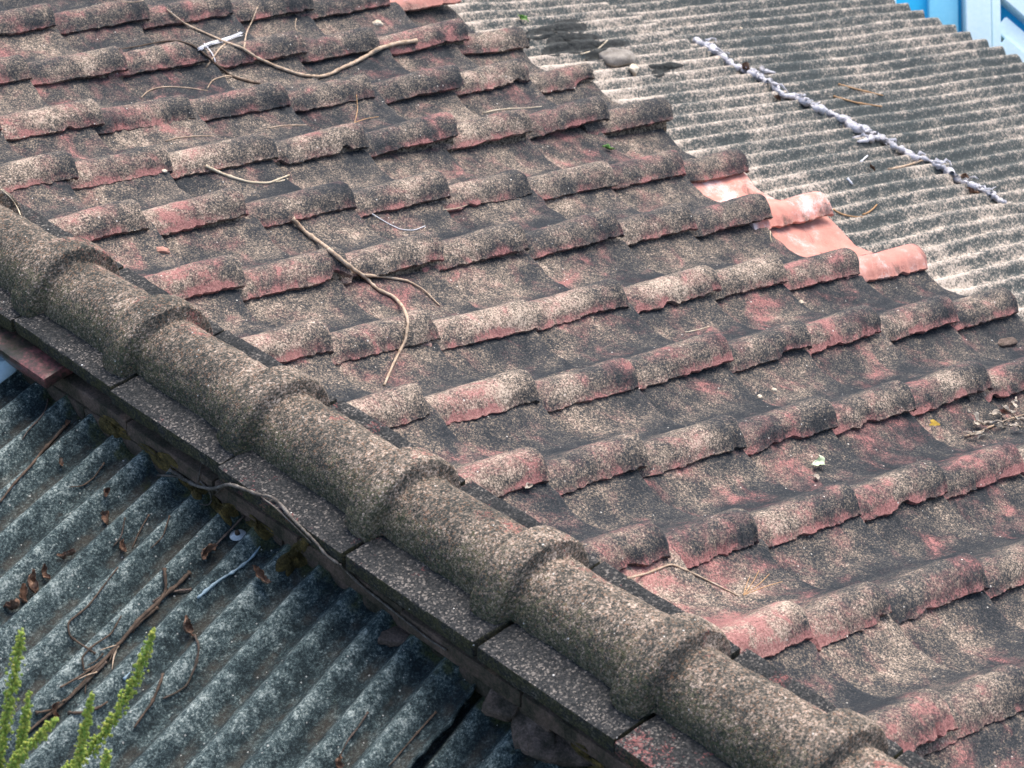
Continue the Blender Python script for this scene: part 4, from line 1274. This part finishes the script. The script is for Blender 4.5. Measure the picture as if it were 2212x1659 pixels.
for i, (ln, r_, lab) in enumerate(DT):
    stick('twig', [(ln, r_, r_ * 0.55, 0.002)], M['twig_dark' if i % 3 else 'bstone'], lab, 'twig', gl, 0.15)
g5 = np.random.default_rng(21)
VAL = np.array([(412, 1234), (358, 1284), (300, 1338), (259, 1390), (205, 1448), (137, 1519), (85, 1560)], float)
for i in range(14):
    a = g5.uniform(0, 5.2)
    c0 = np.array([np.interp(a, range(7), VAL[:, 0]), np.interp(a, range(7), VAL[:, 1])])
    an = math.radians(133) + g5.normal(0, 0.3)
    ln_ = g5.uniform(18, 55)
    c0 = c0 + g5.normal(0, 5, 2)
    mid = c0 + np.array([math.cos(an), math.sin(an)]) * ln_ * 0.5 + g5.normal(0, 2.5, 2)
    end = c0 + np.array([math.cos(an), math.sin(an)]) * ln_
    stick('twig', [([tuple(c0), tuple(mid), tuple(end)], g5.uniform(.0012, .0026), .0008, g5.uniform(0, 0.008))], M['twig_dark' if i % 3 else 'twig'], 'broken twig bit in the heap along the longest littered valley', 'twig', 'broken twig bits heaped in the littered valley', 0.2)
LV = [(40, 1318, .06, .024, 0.8, 'tan dead leaf at the bottom of the left litter heap'), (52, 1292, .06, .026, 1.0, 'tan curled leaf in the left litter heap'), (72, 1268, .065, .03, 0.7, 'pale brown leaf, biggest in the left litter heap'), (100, 1246, .05, .022, 1.1, 'dark leaf in the left litter heap'),
      (150, 1207, .05, .02, 0.4, 'curled leaf at the top of the left litter heap'), (232, 1126, .048, .02, -0.6, 'rolled brown leaf in the upper valley'), (266, 1190, .045, .018, 0.9, 'brown leaf behind a thin twig, mid left'), (440, 1190, .055, .026, -0.4, 'cupped brown leaf left of the upper washer'),
      (560, 1252, .06, .03, 1.2, 'crumpled brown leaf by the torn gap'), (728, 1650, .04, .022, 0.5, 'brown leaf at the bottom edge'), (400, 1355, .055, .018, 0.75, 'russet leaf strip below the blue plastic strip'), (146, 918, .02, .018, 0.2, 'small orange leaf near the wall, upper left'),
      (128, 1000, .024, .016, 0.4, 'small tan leaf shred on a ridge, upper left'), (226, 1066, .026, .02, 0.0, 'yellowish leaf shred in the gutter'), (118, 1540, .04, .02, 0.6, 'dark leaf among twigs at bottom left')]
for i, (x, y, l_, wd, rt, lab) in enumerate(LV):
    leaf('dead_leaf', x, y, l_ * 0.8, wd, M['deadleaf'], lab, 'leaf', 'dead leaves on the dark sheets', rot=rt + 2.2, curl=1.7, roll=1.1, seed=100 + i, lift=0.004)
for ln, lab in (([(562, 1180), (548, 1200), (536, 1212), (505, 1235), (478, 1250), (450, 1272), (427, 1292)], 'pale blue plastic strip lying in a valley below the washer'), ([(281, 1452), (274, 1460), (268, 1468)], 'scrap of blue plastic behind the tallest weed spike')):
    P, rr = lay_line(ln, 0.0018, 0.0034, 0.0)
    V, F = tube(P, rr, 6, 0.3, 5)
    V = np.array(V)
    o_ = np.array(P[0])
    tag(link('plastic_strip', mesh_np('plastic_strip', V - o_, F, [M['film']]), None, o_), lab, 'plastic strip')

# ------------------------------------------------------------------ weeds in front, rooted in the ground past the low eave
def weed(base, spikes, label, seed):
    g = np.random.default_rng(seed)
    root = empty('weed', base, label, 'weed', 'tall green weeds at the bottom left')
    bw = np.array(base, float)
    first = True
    for si, (pts, dep, r_) in enumerate(spikes):
        W_ = []
        for i, (x, y) in enumerate(pts):
            d = np.array([(x * PX - 512) / FPX, (y * PX - 384) / FPX, 1.0]) @ WC
            W_.append(CAM + d * (dep + 0.02 * i))
        W_ = np.array(W_)
        tt = np.linspace(0, len(W_) - 1, 40)
        C_ = np.stack([np.interp(tt, np.arange(len(W_)), W_[:, a]) for a in range(3)], 1)
        for _ in range(4):
            C_[1:-1] = (C_[:-2] + 2 * C_[1:-1] + C_[2:]) / 4
        # stem from the spike down to the soil
        low = C_[-1]
        kn = bw + np.array([0, 0, 0.6]) + np.array([g.normal(0, .03), g.normal(0, .03), 0])
        S_ = [C_[k_] for k_ in range(0, 40, 3)]
        for t in np.linspace(0.04, 1, 26):
            m_ = low * (1 - t) ** 2 + 2 * t * (1 - t) * (np.array([low[0] * .55 + bw[0] * .45, low[1] * .55 + bw[1] * .45, low[2] * .6 + bw[2] * .4])) + bw * t * t
            S_.append(m_)
        S_ = np.array(S_)
        V, F = tube(S_, np.linspace(0.0012, 0.006, len(S_)), 7, 0.05, si)
        link('stem', mesh_np('stem', np.array(V) - bw, F, [M['stem']]), root)
        # flower buds in rings round the upper stem
        ln = np.r_[0, np.cumsum(np.linalg.norm(np.diff(C_, axis=0), axis=1))]
        VB, FB = [], []
        nb = int(ln[-1] / 0.00042)
        ico = bmesh.new()
        bmesh.ops.create_icosphere(ico, subdivisions=1, radius=1)
        iv = np.array([v.co for v in ico.verts])
        ifc = [tuple(v.index for v in f.verts) for f in ico.faces]
        ico.free()
        for b in range(nb):
            q = ln[-1] * (b + g.uniform(0, 1)) / nb
            c = np.array([np.interp(q, ln, C_[:, a]) for a in range(3)])
            grow = min(1, 0.45 + q / (ln[-1] * 0.45))
            whorl = 0.75 + 0.35 * math.sin(q / 0.0075 * 2 * math.pi)
            dr = g.normal(0, 1, 3)
            dr /= np.linalg.norm(dr)
            rad = r_ * 1.25 * grow * whorl * g.uniform(0.55, 1.0)
            sc = g.uniform(0.0012, 0.0029) * (0.6 + 0.4 * grow)
            o_ = len(VB)
            VB += [list(c + dr * rad + v * sc * np.array([1, 1, 1.3]) - bw) for v in iv]
            FB += [tuple(k_ + o_ for k_ in f) for f in ifc]
        link('flower_spike', mesh_np('flower_spike', VB, FB, [M['bud']]), root)
    return root


bA, bB = (-1.30, -1.62, -3.2), (-1.16, -1.80, -3.2)
weed(bA, [([(48, 1361), (38, 1420), (26, 1490), (12, 1560), (0, 1635), (-6, 1700)], 3.35, 0.0105),
          ([(63, 1497), (56, 1550), (46, 1600), (34, 1655), (26, 1710)], 3.38, 0.0075),
          ([(123, 1552), (98, 1575), (70, 1605), (42, 1635), (22, 1662), (0, 1710)], 3.33, 0.0085)], 'leftmost weed with three yellow-green flower spikes against the dark sheet', 11)
weed(bB, [([(331, 1361), (320, 1395), (307, 1431), (285, 1482), (259, 1533), (225, 1585), (191, 1625), (150, 1660), (120, 1710)], 3.40, 0.0105),
          ([(198, 1499), (192, 1535), (184, 1575), (177, 1605), (168, 1655), (160, 1710)], 3.37, 0.0075),
          ([(232, 1620), (229, 1645), (226, 1665), (222, 1710)], 3.36, 0.0075)], 'weed with the tallest slanting green flower spike, right of the other weed', 12)
